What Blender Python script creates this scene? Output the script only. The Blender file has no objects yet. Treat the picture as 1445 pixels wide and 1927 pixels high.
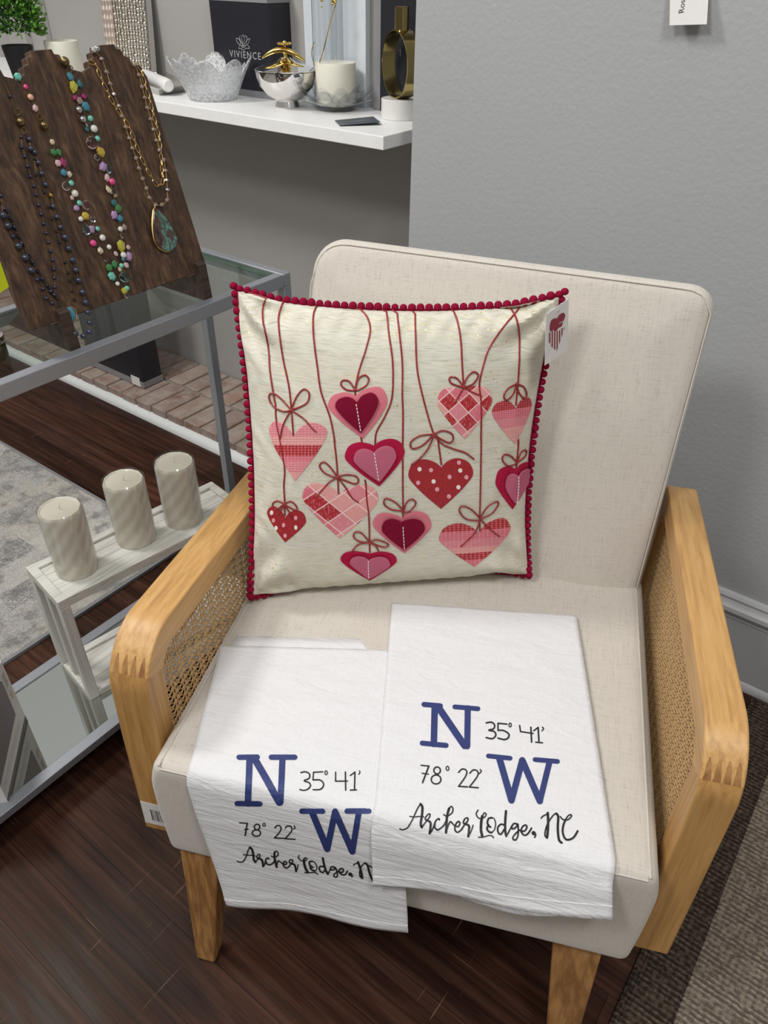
import bpy, bmesh, math, random
from mathutils import Vector, Matrix, noise
from mathutils.bvhtree import BVHTree
random.seed(7)
scn = bpy.context.scene
COL = scn.collection
PI = math.pi

# ------------------------------------------------------------------ camera
FPX, PITCH, ROLL, YAW = 1395.4, 0.64225, 0.01509, 0.63325
CAMZ = 1.30
def cam_matrix():
    cp, sp = math.cos(PITCH), math.sin(PITCH)
    fwd = Vector((0, cp, -sp)); up = Vector((0, sp, cp)); rt = Vector((1, 0, 0))
    c, s = math.cos(ROLL), math.sin(ROLL)
    r2 = c*rt + s*up; u2 = -s*rt + c*up
    m = Matrix((r2, u2, -fwd)).transposed()
    return Matrix.Rotation(YAW, 3, 'Z') @ m
RC = cam_matrix()
CPOS = Vector((0, 0, CAMZ))
cam = bpy.data.cameras.new('camera'); co = bpy.data.objects.new('camera', cam); COL.objects.link(co)
cam.sensor_fit = 'VERTICAL'; cam.sensor_height = 36.0; cam.lens = FPX*36.0/1927
cam.clip_start = 0.02
co.matrix_world = Matrix.Translation(CPOS) @ RC.to_4x4()
scn.camera = co

# ------------------------------------------------------------------ world, lights, exposure
w = bpy.data.worlds.new('world'); scn.world = w; w.use_nodes = True
bg = w.node_tree.nodes['Background']; wt = w.node_tree
_tc = wt.nodes.new('ShaderNodeTexCoord'); _sp = wt.nodes.new('ShaderNodeSeparateXYZ'); wt.links.new(_tc.outputs['Generated'], _sp.inputs[0])
_rp = wt.nodes.new('ShaderNodeValToRGB'); wt.links.new(_sp.outputs[2], _rp.inputs[0])      # dim below, mid-grey walls of the shop, bright ceiling
_e = _rp.color_ramp.elements; _e[0].position = 0.0; _e[0].color = (.16, .15, .14, 1); _e[1].position = .75; _e[1].color = (.62, .615, .60, 1)
_m = _e.new(.22); _m.color = (.34, .335, .33, 1)
_br = wt.nodes.new('ShaderNodeTexBrick'); _br.inputs['Scale'].default_value = 1; _br.inputs['Brick Width'].default_value = .42; _br.inputs['Row Height'].default_value = .30; _br.inputs['Mortar Size'].default_value = .07
_br.inputs['Color1'].default_value = (.62, .62, .62, 1); _br.inputs['Color2'].default_value = (1.30, 1.29, 1.27, 1); _br.inputs['Mortar'].default_value = (.8, .8, .8, 1)
wt.links.new(_tc.outputs['Generated'], _br.inputs['Vector'])
_mx = wt.nodes.new('ShaderNodeMix'); _mx.data_type = 'RGBA'; _mx.blend_type = 'MULTIPLY'; _mx.inputs[0].default_value = 1
wt.links.new(_rp.outputs[0], _mx.inputs[6]); wt.links.new(_br.outputs[0], _mx.inputs[7]); wt.links.new(_mx.outputs[2], bg.inputs[0]); bg.inputs[1].default_value = 0.95
def area(name, loc, target, size, power, col):
    l = bpy.data.lights.new(name, 'AREA'); l.shape = 'DISK'; l.size = size; l.energy = power; l.color = col
    o = bpy.data.objects.new(name, l); COL.objects.link(o); o.location = loc
    o.rotation_euler = (Vector(target)-Vector(loc)).to_track_quat('-Z', 'Y').to_euler()
    return o
area('ceiling_lamp_front', (-0.75, -0.75, 2.6), (-0.3, 0.6, 0.5), 0.45, 19, (1.0, 0.985, 0.96))
area('ceiling_lamp_right', (0.55, 0.0, 2.6), (0.1, 1.0, 0.6), 0.40, 15, (1.0, 0.99, 0.98))
area('ceiling_lamp_left', (-2.0, 0.15, 2.6), (-1.7, 1.1, 0.8), 0.45, 28, (1.0, 0.975, 0.94))
scn.view_settings.view_transform = 'Standard'; scn.view_settings.look = 'None'
scn.view_settings.gamma = 1.0; scn.view_settings.use_curve_mapping = False
scn.view_settings.exposure = 0.0

# ------------------------------------------------------------------ projection helpers (pixel of the photograph -> point on a real surface)
def ray(px, py): return (RC @ Vector(((px-722.5)/FPX, -(py-963.5)/FPX, -1.0)))
def on_plane(px, py, p0, n):
    r = ray(px, py); n = Vector(n)
    return CPOS + r*((n.dot(Vector(p0)-CPOS))/n.dot(r))
def onz(px, py, z): return on_plane(px, py, (0, 0, z), (0, 0, 1))
def onx(px, py, x): return on_plane(px, py, (x, 0, 0), (1, 0, 0))
def ony(px, py, y): return on_plane(px, py, (0, y, 0), (0, 1, 0))
def mpp(p): return -(RC.transposed() @ (Vector(p)-CPOS)).z/FPX

# chair frame
CYAW = 0.40740; CO = Vector((-0.28019, 0.40135, 0))
CW = Vector((math.cos(CYAW), math.sin(CYAW), 0)); CD = Vector((-CW.y, CW.x, 0))
def ch(a, d, z): return CO + CW*a + CD*d + Vector((0, 0, z))
def toch(p): q = Vector(p)-CO; return (q.dot(CW), q.dot(CD), p[2])
def ond(px, py, d): return on_plane(px, py, ch(0, d, 0), CD)

# ------------------------------------------------------------------ object helpers
MATS = {}
PM = {}                       # placement matrix of parents
def tag(o, label=None, cat=None, group=None, kind=None):
    if label: o['label'] = label
    if cat: o['category'] = cat
    if group: o['group'] = group
    if kind: o['kind'] = kind
    return o
def thing(name, label, cat, loc, rz=0.0, group=None):
    o = bpy.data.objects.new(name, None); COL.objects.link(o); o.empty_display_size = 0.05
    o.location = loc; o.rotation_euler = (0, 0, rz)
    PM[o] = Matrix.Translation(Vector(loc)) @ Matrix.Rotation(rz, 4, 'Z')
    return tag(o, label, cat, group)

class G:
    """collects world-space geometry for one mesh object"""
    def __init__(s): s.v = []; s.f = []; s.uv = {}
    def add(s, v, f):
        b = len(s.v); s.v += [Vector(p) for p in v]; s.f += [tuple(i+b for i in q) for q in f]; return s
    def box(s, a, b):
        x0, y0, z0 = a; x1, y1, z1 = b
        v = [(x0,y0,z0),(x1,y0,z0),(x1,y1,z0),(x0,y1,z0),(x0,y0,z1),(x1,y0,z1),(x1,y1,z1),(x0,y1,z1)]
        return s.add(v, [(3,2,1,0),(4,5,6,7),(0,1,5,4),(1,2,6,5),(2,3,7,6),(3,0,4,7)])
    def hexa(s, p):           # 4 bottom, 4 top points
        return s.add(p, [(3,2,1,0),(4,5,6,7),(0,1,5,4),(1,2,6,5),(2,3,7,6),(3,0,4,7)])
    def cbox(s, a, b):        # box in chair frame
        x0, y0, z0 = a; x1, y1, z1 = b
        return s.hexa([ch(*q) for q in [(x0,y0,z0),(x1,y0,z0),(x1,y1,z0),(x0,y1,z0),(x0,y0,z1),(x1,y0,z1),(x1,y1,z1),(x0,y1,z1)]])
    def tube(s, pts, r, n=6, closed=False, caps=True):
        pts = [Vector(p) for p in pts]; m = len(pts)
        if m < 2: return s
        rr = r if isinstance(r, (list, tuple)) else [r]*m
        b = len(s.v); up = None
        for i, p in enumerate(pts):
            if closed: t = pts[(i+1) % m]-pts[i-1]
            else: t = pts[min(i+1, m-1)]-pts[max(i-1, 0)]
            if t.length < 1e-9: t = Vector((0, 0, 1))
            t.normalize()
            if up is None:
                up = Vector((0, 0, 1)) if abs(t.z) < .9 else Vector((1, 0, 0))
            x = up-t*up.dot(t)
            if x.length < 1e-6: x = t.orthogonal()
            x.normalize(); y = t.cross(x); up = x
            for k in range(n):
                a = 2*PI*k/n; s.v.append(p+(x*math.cos(a)+y*math.sin(a))*rr[i])
        last = m if closed else m-1
        for i in range(last):
            j = (i+1) % m
            for k in range(n):
                s.f.append((b+i*n+k, b+i*n+(k+1) % n, b+j*n+(k+1) % n, b+j*n+k))
        if caps and not closed:
            s.f.append(tuple(b+k for k in range(n))[::-1]); s.f.append(tuple(b+(m-1)*n+k for k in range(n)))
        return s
    def lathe(s, prof, c, n=32, fn=None):
        c = Vector(c); b = len(s.v)
        for (r, z) in prof:
            for k in range(n):
                a = 2*PI*k/n; q = r*(fn(a, z) if fn else 1)
                s.v.append(c+Vector((q*math.cos(a), q*math.sin(a), z)))
        for i in range(len(prof)-1):
            for k in range(n):
                s.f.append((b+i*n+k, b+i*n+(k+1) % n, b+(i+1)*n+(k+1) % n, b+(i+1)*n+k))
        if prof[0][0] > 1e-6: s.f.append(tuple(b+k for k in range(n))[::-1])
        if prof[-1][0] > 1e-6: s.f.append(tuple(b+(len(prof)-1)*n+k for k in range(n)))
        return s
    def ball(s, c, r, sub=2, sc=(1, 1, 1), rot=None):
        bm = bmesh.new(); bmesh.ops.create_icosphere(bm, subdivisions=sub, radius=1)
        M = rot or Matrix.Identity(3)
        v = [Vector(c)+M @ Vector((q.co.x*r*sc[0], q.co.y*r*sc[1], q.co.z*r*sc[2])) for q in bm.verts]
        f = [tuple(x.index for x in q.verts) for q in bm.faces]; bm.free()
        return s.add(v, f)
    def grid(s, fn, nu, nv, uvs=False):
        b = len(s.v)
        for j in range(nv+1):
            for i in range(nu+1): s.v.append(Vector(fn(i/nu, j/nv)))
        for j in range(nv):
            for i in range(nu):
                s.f.append((b+j*(nu+1)+i, b+j*(nu+1)+i+1, b+(j+1)*(nu+1)+i+1, b+(j+1)*(nu+1)+i))
        return s
    def prism(s, pts, off):   # closed outline extruded by vector off
        n = len(pts); pts = [Vector(p) for p in pts]; off = Vector(off)
        return s.add(pts+[p+off for p in pts], [tuple(range(n))[::-1], tuple(range(n, 2*n))]+[(i, (i+1) % n, n+(i+1) % n, n+i) for i in range(n)])
    def obj(s, name, mat, parent=None, smooth=True, bevel=0, seg=2, kind=None, label=None, uv=None, weld=False):
        me = bpy.data.meshes.new(name)
        if parent is not None: inv = PM[parent].inverted()
        else:
            xs = [p.x for p in s.v]; ys = [p.y for p in s.v]; zs = [p.z for p in s.v]
            org = Vector(((min(xs)+max(xs))/2, (min(ys)+max(ys))/2, min(zs)))
            inv = Matrix.Translation(-org)
        me.from_pydata([inv @ p for p in s.v], [], s.f)
        me.validate(clean_customdata=False)
        bm = bmesh.new(); bm.from_mesh(me)
        if weld: bmesh.ops.remove_doubles(bm, verts=bm.verts, dist=1e-6)
        if not getattr(s, 'nonormal', False): bmesh.ops.recalc_face_normals(bm, faces=bm.faces)
        bm.to_mesh(me); bm.free()
        if uv is not None:
            L = me.uv_layers.new(name='uv')
            for lp in me.loops: L.data[lp.index].uv = uv[lp.vertex_index]
        me.materials.append(MATS[mat] if isinstance(mat, str) else mat)
        o = bpy.data.objects.new(name, me); COL.objects.link(o)
        if parent is not None: o.parent = parent; PM[o] = PM[parent]
        else: o.location = org; PM[o] = Matrix.Translation(org)
        if smooth:
            for p in me.polygons: p.use_smooth = True
            try: me.set_sharp_from_angle(angle=math.radians(38))
            except Exception: pass
        if bevel:
            m = o.modifiers.new('bevel', 'BEVEL'); m.width = bevel; m.segments = seg; m.limit_method = 'ANGLE'; m.angle_limit = math.radians(35)
        if kind: o['kind'] = kind
        if label: o['label'] = label
        return o

# ------------------------------------------------------------------ materials
def newmat(name):
    m = bpy.data.materials.new(name); m.use_nodes = True; MATS[name] = m
    nt = m.node_tree; b = nt.nodes['Principled BSDF']; return m, nt, b
def N(nt, typ, **kw):
    n = nt.nodes.new(typ)
    for k, v in kw.items():
        if k in n.inputs.keys() if isinstance(k, str) else False: n.inputs[k].default_value = v
        else: setattr(n, k, v)
    return n
def coord(nt, scale=(1, 1, 1), rot=(0, 0, 0), out='Object'):
    t = nt.nodes.new('ShaderNodeTexCoord'); m = nt.nodes.new('ShaderNodeMapping')
    m.inputs['Scale'].default_value = scale; m.inputs['Rotation'].default_value = rot
    nt.links.new(t.outputs[out], m.inputs['Vector']); return m.outputs[0]
def noise_n(nt, vec, scale=5, detail=4, rough=.5, dist=0):
    n = nt.nodes.new('ShaderNodeTexNoise'); n.inputs['Scale'].default_value = scale; n.inputs['Detail'].default_value = detail
    n.inputs['Roughness'].default_value = rough; n.inputs['Distortion'].default_value = dist
    nt.links.new(vec, n.inputs['Vector']); return n.outputs['Fac']
def ramp(nt, fac, stops, interp='LINEAR'):
    r = nt.nodes.new('ShaderNodeValToRGB'); r.color_ramp.interpolation = interp
    e = r.color_ramp.elements
    while len(e) < len(stops): e.new(0.5)
    for i, (p, c) in enumerate(stops):
        e[i].position = p; e[i].color = (*c, 1) if len(c) == 3 else c
    nt.links.new(fac, r.inputs[0]); return r.outputs[0]
def mix(nt, fac, a, b, mode='MIX'):
    m = nt.nodes.new('ShaderNodeMix'); m.data_type = 'RGBA'; m.blend_type = mode
    for s, v in ((0, fac), (6, a), (7, b)):
        if hasattr(v, 'links') or hasattr(v, 'is_linked'): nt.links.new(v, m.inputs[s])
        else: m.inputs[s].default_value = v if s == 0 else (*v, 1)
    return m.outputs[2]
def math_n(nt, op, a, b=None):
    m = nt.nodes.new('ShaderNodeMath'); m.operation = op
    for i, v in enumerate((a, b)):
        if v is None: continue
        if hasattr(v, 'is_linked'): nt.links.new(v, m.inputs[i])
        else: m.inputs[i].default_value = v
    return m.outputs[0]
def bump(nt, b, h, strength=.3, dist=.001):
    n = nt.nodes.new('ShaderNodeBump'); n.inputs['Strength'].default_value = strength; n.inputs['Distance'].default_value = dist
    nt.links.new(h, n.inputs['Height']); nt.links.new(n.outputs[0], b.inputs['Normal'])
def plain(name, col, rough=.6, metal=0, bumpscale=0, bstr=.2, coat=0, sss=0, spec=None):
    m, nt, b = newmat(name); b.inputs['Base Color'].default_value = (*col, 1); b.inputs['Roughness'].default_value = rough
    b.inputs['Metallic'].default_value = metal; b.inputs['Coat Weight'].default_value = coat
    if spec is not None: b.inputs['Specular IOR Level'].default_value = spec
    if sss: b.inputs['Subsurface Weight'].default_value = sss; b.inputs['Subsurface Radius'].default_value = (.01, .008, .006)
    v = coord(nt); n = noise_n(nt, v, bumpscale or 60, 3)
    if bumpscale: bump(nt, b, n, bstr)
    c = mix(nt, n, tuple(x*.94 for x in col), tuple(min(1, x*1.05) for x in col)); nt.links.new(c, b.inputs['Base Color'])
    return m
def glass(name, col=(1, 1, 1), rough=0.0, ior=1.47, bs=0, bst=.5, bd=.002):
    m, nt, b = newmat(name); b.inputs['Base Color'].default_value = (*col, 1); b.inputs['Roughness'].default_value = rough
    b.inputs['Transmission Weight'].default_value = 1.0; b.inputs['IOR'].default_value = ior
    if bs: bump(nt, b, noise_n(nt, coord(nt), bs, 3, .6), bst, bd)
    return m
def thin_glass(name, col, refl=.06, rough=.02, pw=4.0):
    m, nt, b = newmat(name); out = nt.nodes['Material Output']; nt.nodes.remove(b)
    t = nt.nodes.new('ShaderNodeBsdfTransparent'); t.inputs[0].default_value = (*col, 1)
    g = nt.nodes.new('ShaderNodeBsdfGlossy'); g.inputs['Roughness'].default_value = rough
    lw = nt.nodes.new('ShaderNodeLayerWeight'); lw.inputs[0].default_value = .5
    fac = math_n(nt, 'ADD', math_n(nt, 'MULTIPLY', math_n(nt, 'POWER', lw.outputs['Facing'], pw), .5), refl*.6)
    mx = nt.nodes.new('ShaderNodeMixShader'); nt.links.new(fac, mx.inputs[0])
    nt.links.new(t.outputs[0], mx.inputs[1]); nt.links.new(g.outputs[0], mx.inputs[2]); nt.links.new(mx.outputs[0], out.inputs[0])
    return m
def wood(name, axis, cols, sc=1.0, rough=.45, grain=.5, bstr=.15, stretch=14):
    m, nt, b = newmat(name)
    s = [stretch*6*sc]*3; s[axis] = 6*sc
    s = [x*1.6 if i != axis else x*.45 for i, x in enumerate(s)]; v = coord(nt, tuple(s))
    n1 = noise_n(nt, v, 1.0, 8, .62, .25)
    s2 = [18*sc]*3; s2[axis] = 1.6*sc
    n2 = noise_n(nt, coord(nt, tuple(s2)), 1.0, 4, .5, 1.2)
    wv = nt.nodes.new('ShaderNodeMath'); wv.operation = 'SINE'
    nt.links.new(math_n(nt, 'MULTIPLY', n2, 38), wv.inputs[0])
    f = math_n(nt, 'ADD', math_n(nt, 'MULTIPLY', n1, 1-grain*.35), math_n(nt, 'MULTIPLY', wv.outputs[0], grain*.08))
    c = ramp(nt, f, [(0.25, cols[0]), (0.45, cols[1]), (0.72, cols[2])])
    nt.links.new(c, b.inputs['Base Color']); b.inputs['Roughness'].default_value = rough
    bump(nt, b, f, bstr, .0006)
    return m

# painted wall, orange-peel texture
def wallmat(name, col, rough=.55, bst=.35):
    m, nt, b = newmat(name); v = coord(nt, (1, 1, 1))
    n = noise_n(nt, v, 120, 3, .5); n2 = noise_n(nt, v, 3, 3, .5)
    c = mix(nt, n2, tuple(x*.95 for x in col), tuple(x*1.04 for x in col)); nt.links.new(c, b.inputs['Base Color'])
    b.inputs['Roughness'].default_value = rough; bump(nt, b, n, bst, .0016); return m
wallmat('grey_wall_paint', (.40, .41, .42), bst=.5)
wallmat('shaded_wall_paint', (.37, .36, .345))  # same grey wall paint, with the nook's shade put into its colour
plain('base_paint', (.50, .51, .52), .28, coat=.5)
plain('white_trim_paint', (.72, .74, .74), .25, coat=.3)
plain('white_shelf', (.86, .86, .85), .4)
# floor planks
m, nt, b = newmat('dark_floor_wood')
v0 = coord(nt)
br = nt.nodes.new('ShaderNodeTexBrick'); br.offset = .37; br.inputs['Scale'].default_value = 1
br.inputs['Brick Width'].default_value = 1.6; br.inputs['Row Height'].default_value = .085; br.inputs['Mortar Size'].default_value = .0006
br.inputs['Color1'].default_value = (.55, .55, .55, 1); br.inputs['Color2'].default_value = (1.15, 1.15, 1.15, 1); br.inputs['Mortar'].default_value = (.1, .1, .1, 1)
nt.links.new(v0, br.inputs['Vector'])
g1 = noise_n(nt, coord(nt, (2.2, 85, 60)), 1.0, 9, .7, .5); g2 = noise_n(nt, coord(nt, (1.6, 14, 14)), 1.0, 5, .6, 2.2)
f = math_n(nt, 'ADD', math_n(nt, 'MULTIPLY', g1, .6), math_n(nt, 'MULTIPLY', g2, .4))
c = ramp(nt, f, [(.34, (.013, .0060, .0045)), (.48, (.045, .0195, .0135)), (.66, (.105, .049, .033))])
c = mix(nt, 1.0, c, br.outputs[0], 'MULTIPLY')
scr = noise_n(nt, coord(nt, (7, 260, 1), (0, 0, .22)), 1.0, 2, .4, .3); scr2 = noise_n(nt, v0, 7, 3)
sf = math_n(nt, 'MULTIPLY', ramp(nt, scr, [(.68, (0, 0, 0)), (.76, (1, 1, 1))]), ramp(nt, scr2, [(.5, (0, 0, 0)), (.68, (.5, .5, .5))]))
c = mix(nt, sf, c, (.30, .19, .13)); _s2 = noise_n(nt, coord(nt, (160, 9, 1), (0, 0, .9)), 1.0, 2, .4, .6); _s3 = noise_n(nt, coord(nt, (1, 1, 1)), 4.3, 3)
_sf = math_n(nt, 'MULTIPLY', ramp(nt, _s2, [(.70, (0, 0, 0)), (.74, (1, 1, 1))]), ramp(nt, _s3, [(.52, (0, 0, 0)), (.66, (.45, .45, .45))]))
c = mix(nt, _sf, c, (.34, .22, .15)); _bl = noise_n(nt, coord(nt, (1, 2.4, 1)), 2.2, 4, .6); c = mix(nt, ramp(nt, _bl, [(.40, (0, 0, 0)), (.65, (.55, .55, .55))]), c, mix(nt, 1.0, c, (1.5, 1.2, .85), 'MULTIPLY')); nt.links.new(c, b.inputs['Base Color'])
rr = ramp(nt, g2, [(.3, (.30,)*3), (.7, (.5,)*3)]); nt.links.new(rr, b.inputs['Roughness']); bump(nt, b, g1, .25, .0008)
b.inputs['Specular IOR Level'].default_value = .14
# brick
m, nt, b = newmat('hearth_brick'); gi = nt.nodes.new('ShaderNodeNewGeometry')
c0 = ramp(nt, gi.outputs['Random Per Island'], [(0, (.20, .105, .075)), (.35, (.28, .17, .13)), (.7, (.24, .16, .135)), (1, (.33, .20, .15))])
n1 = noise_n(nt, coord(nt), 14, 6, .7); c0 = mix(nt, ramp(nt, n1, [(.36, (0, 0, 0)), (.62, (.8,)*3)]), c0, (.40, .345, .30))
nt.links.new(c0, b.inputs['Base Color']); b.inputs['Roughness'].default_value = .8; bump(nt, b, noise_n(nt, coord(nt), 90, 5, .7), .6, .002)
plain('mortar', (.27, .25, .22), .9, bumpscale=200, bstr=.5)
# linen upholstery
def linen(name, base, dark, sc=700, speck=.5, sheen=.2, bst=.35):
    m, nt, b = newmat(name)
    a = noise_n(nt, coord(nt, (sc*.06, sc, sc)), 1, 3, .6); c_ = noise_n(nt, coord(nt, (sc, sc*.06, sc*.06)), 1, 3, .6)
    f = math_n(nt, 'MULTIPLY', math_n(nt, 'ADD', a, c_), .5)
    cc = ramp(nt, f, [(.34, dark), (.47, base), (.7, tuple(min(1, x*1.06) for x in base))])
    sp = ramp(nt, noise_n(nt, coord(nt, (40, 160, 160)), 1, 4, .75), [(.66, (0, 0, 0)), (.74, (speck,)*3)])
    cc = mix(nt, sp, cc, tuple(x*.45 for x in dark)); nt.links.new(cc, b.inputs['Base Color'])
    b.inputs['Roughness'].default_value = .9; b.inputs['Sheen Weight'].default_value = sheen
    b.inputs['Specular IOR Level'].default_value = .2
    bump(nt, b, f, bst, .0008); return m
linen('cream_linen', (.60, .56, .50), (.47, .435, .38), 620, .30)
linen('white_towel', (.745, .745, .76), (.71, .71, .73), 900, .0, bst=.25)
_nt = MATS['white_towel'].node_tree; _b = _nt.nodes['Principled BSDF']; _old = _b.inputs['Normal'].links[0].from_node
_cr = noise_n(_nt, coord(_nt, (9, 26, 60)), 1.6, 5, .62, .8); _bn = _nt.nodes.new('ShaderNodeBump'); _bn.inputs['Strength'].default_value = .55; _bn.inputs['Distance'].default_value = .006
_nt.links.new(_cr, _bn.inputs['Height']); _nt.links.new(_bn.outputs[0], _old.inputs['Normal'])
# pillow cloth: fine horizontal slub with gold glitter
m, nt, b = newmat('pillow_cloth')
st = noise_n(nt, coord(nt, (48, 48, 1000)), 1, 4, .6); st2 = noise_n(nt, coord(nt, (5, 5, 60)), 1, 3, .5)
c = ramp(nt, st, [(.3, (.42, .40, .31)), (.45, (.62, .60, .50)), (.7, (.74, .73, .65))])
c = mix(nt, ramp(nt, st2, [(.4, (0, 0, 0)), (.65, (.3,)*3)]), c, (.58, .55, .42))
gl = ramp(nt, noise_n(nt, coord(nt, (240, 240, 620)), 1, 2, .5), [(.62, (0, 0, 0)), (.70, (1, 1, 1))])
gz = ramp(nt, noise_n(nt, coord(nt, (9, 9, 40)), 1, 3, .5), [(.42, (0, 0, 0)), (.58, (1, 1, 1))])
gg = math_n(nt, 'MULTIPLY', gl, gz)
c = mix(nt, gg, c, (.95, .72, .30)); nt.links.new(c, b.inputs['Base Color'])
nt.links.new(gg, b.inputs['Metallic']); nt.links.new(ramp(nt, gg, [(0, (.85,)*3), (1, (.3,)*3)]), b.inputs['Roughness'])
b.inputs['Sheen Weight'].default_value = .15
bump(nt, b, math_n(nt, 'ADD', st, math_n(nt, 'MULTIPLY', gg, .5)), .28, .0007)
plain('red_felt', (.42, .012, .055), .95, bumpscale=900, bstr=.5, spec=.1)
plain('dark_red_felt', (.20, .006, .028), .95, bumpscale=900, bstr=.5, spec=.1)
plain('pink_felt', (.68, .19, .24), .95, bumpscale=900, bstr=.5, spec=.1)
plain('rose_felt', (.50, .13, .20), .95, bumpscale=900, bstr=.5, spec=.1)
plain('crimson_pompom', (.26, .006, .035), .95, bumpscale=700, bstr=.8, spec=.1)
plain('white_thread', (.85, .8, .76), .8)
plain('pink_thread', (.80, .36, .42), .8)
m, nt, b = newmat('red_cord')
gl = ramp(nt, noise_n(nt, coord(nt, (900, 900, 900)), 1, 2, .5), [(.60, (0, 0, 0)), (.66, (1, 1, 1))])
c = mix(nt, gl, (.27, .010, .016), (.80, .34, .22)); nt.links.new(c, b.inputs['Base Color']); nt.links.new(gl, b.inputs['Metallic'])
b.inputs['Roughness'].default_value = .5; bump(nt, b, gl, .5, .0006)
m, nt, b = newmat('red_embroidery')
n1 = noise_n(nt, coord(nt, (700, 700, 700)), 1, 3, .6); c = ramp(nt, n1, [(.35, (.26, .008, .014)), (.7, (.50, .02, .03))]); nt.links.new(c, b.inputs['Base Color'])
b.inputs['Roughness'].default_value = .7; bump(nt, b, n1, .6, .001)
def uvvec(nt, scale=(1, 1, 1), rot=0.0):
    t = nt.nodes.new('ShaderNodeUVMap'); m = nt.nodes.new('ShaderNodeMapping'); m.inputs['Scale'].default_value = scale; m.inputs['Rotation'].default_value = (0, 0, rot)
    nt.links.new(t.outputs[0], m.inputs['Vector']); return m.outputs[0]
RED, PINK, PALE, MID = (.42, .012, .022), (.66, .15, .20), (.74, .33, .31), (.68, .22, .26)
def banded(name, stops, tilt=0.0):
    m, nt, b = newmat(name); v = uvvec(nt, (1, 1, 1), tilt)
    s = nt.nodes.new('ShaderNodeSeparateXYZ'); nt.links.new(v, s.inputs[0])
    c = ramp(nt, s.outputs[1], stops, 'CONSTANT')
    vo = nt.nodes.new('ShaderNodeTexVoronoi'); vo.inputs['Scale'].default_value = 1; vo.inputs['Randomness'].default_value = .12
    nt.links.new(uvvec(nt, (17, 24, 1)), vo.inputs['Vector'])
    e = ramp(nt, vo.outputs['Distance'], [(.42, (0, 0, 0)), (.58, (.45,)*3)])
    c = mix(nt, e, c, (.80, .45, .45)); nt.links.new(c, b.inputs['Base Color']); b.inputs['Roughness'].default_value = .75
    bump(nt, b, math_n(nt, 'SUBTRACT', 1.0, vo.outputs['Distance']), .6, .0015); return m
banded('striped_embroidery', [(0, PALE), (.14, MID), (.33, PINK), (.42, RED), (.60, PALE), (.75, MID)])
banded('banded_embroidery', [(0, PALE), (.30, MID), (.5, PINK), (.68, RED)], -.12)
banded('layered_embroidery', [(0, PINK), (.10, RED), (.24, PALE), (.36, MID), (.52, PINK), (.70, RED)], -.10)
def plaid(name, seed):
    m, nt, b = newmat(name); v = uvvec(nt, (3.9, 3.9, 1), PI/4+.05)
    ad = nt.nodes.new('ShaderNodeVectorMath'); ad.operation = 'ADD'; ad.inputs[1].default_value = (seed, seed*1.7, 0); nt.links.new(v, ad.inputs[0])
    fl = nt.nodes.new('ShaderNodeVectorMath'); fl.operation = 'FLOOR'; nt.links.new(ad.outputs[0], fl.inputs[0])
    fr = nt.nodes.new('ShaderNodeVectorMath'); fr.operation = 'FRACTION'; nt.links.new(ad.outputs[0], fr.inputs[0])
    wn = nt.nodes.new('ShaderNodeTexWhiteNoise'); wn.noise_dimensions = '2D'; nt.links.new(fl.outputs[0], wn.inputs['Vector'])
    c = ramp(nt, wn.outputs['Value'], [(0, RED), (.3, PINK), (.55, PALE), (.8, MID)], 'CONSTANT')
    s = nt.nodes.new('ShaderNodeSeparateXYZ'); nt.links.new(fr.outputs[0], s.inputs[0])
    ed = math_n(nt, 'MAXIMUM', math_n(nt, 'LESS_THAN', s.outputs[0], .07), math_n(nt, 'LESS_THAN', s.outputs[1], .07))
    c = mix(nt, ed, c, (.85, .6, .58))
    n1 = noise_n(nt, uvvec(nt, (40, 12, 1), PI/4), 1, 2, .5)
    c = mix(nt, ramp(nt, n1, [(.5, (0, 0, 0)), (.7, (.35,)*3)]), c, (.8, .5, .5))
    nt.links.new(c, b.inputs['Base Color']); b.inputs['Roughness'].default_value = .75; bump(nt, b, n1, .5, .001); return m
plaid('plaid_embroidery', 13.0); plaid('plaid_embroidery_wide', 29.0)
OAK = ((.44, .235, .080), (.60, .345, .125), (.69, .43, .175))
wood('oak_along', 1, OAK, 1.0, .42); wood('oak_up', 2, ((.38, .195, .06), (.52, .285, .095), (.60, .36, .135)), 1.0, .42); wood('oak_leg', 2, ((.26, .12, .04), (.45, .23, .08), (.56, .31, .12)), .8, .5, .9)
plain('cane', (.52, .33, .15), .6)
wood('walnut', 2, ((.026, .012, .006), (.085, .042, .021), (.24, .135, .07)), 1.1, .55, .6, .3)
wood('walnut_flat', 1, ((.025, .014, .009), (.055, .032, .022), (.10, .06, .04)), 1.1, .6, .6, .3)
wood('whitewash', 1, ((.42, .38, .33), (.62, .60, .56), (.72, .70, .66)), 1.0, .6, .2, .3)
wood('whitewash_up', 2, ((.42, .38, .33), (.60, .58, .54), (.70, .68, .64)), 1.0, .6, .2, .3)
plain('silver_frame', (.34, .355, .39), .45, .6, bumpscale=900, bstr=.1)
thin_glass('shelf_glass', (.87, .92, .89), refl=.03); glass('glass_edge', (.25, .5, .38), .1, 1.5)
plain('green_edge', (.10, .17, .12), .2)
m, nt, b = newmat('mirror'); b.inputs['Base Color'].default_value = (.60, .63, .60, 1); b.inputs['Metallic'].default_value = 1; b.inputs['Roughness'].default_value = .02
plain('candle_wax', (.68, .62, .52), .5, sss=.25); plain('ivory_wax', (.74, .72, .62), .45, sss=.2)
m, nt, b = newmat('marbled_wax'); wv = nt.nodes.new('ShaderNodeTexWave'); wv.inputs['Scale'].default_value = 1; wv.inputs['Distortion'].default_value = 1.5
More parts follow.
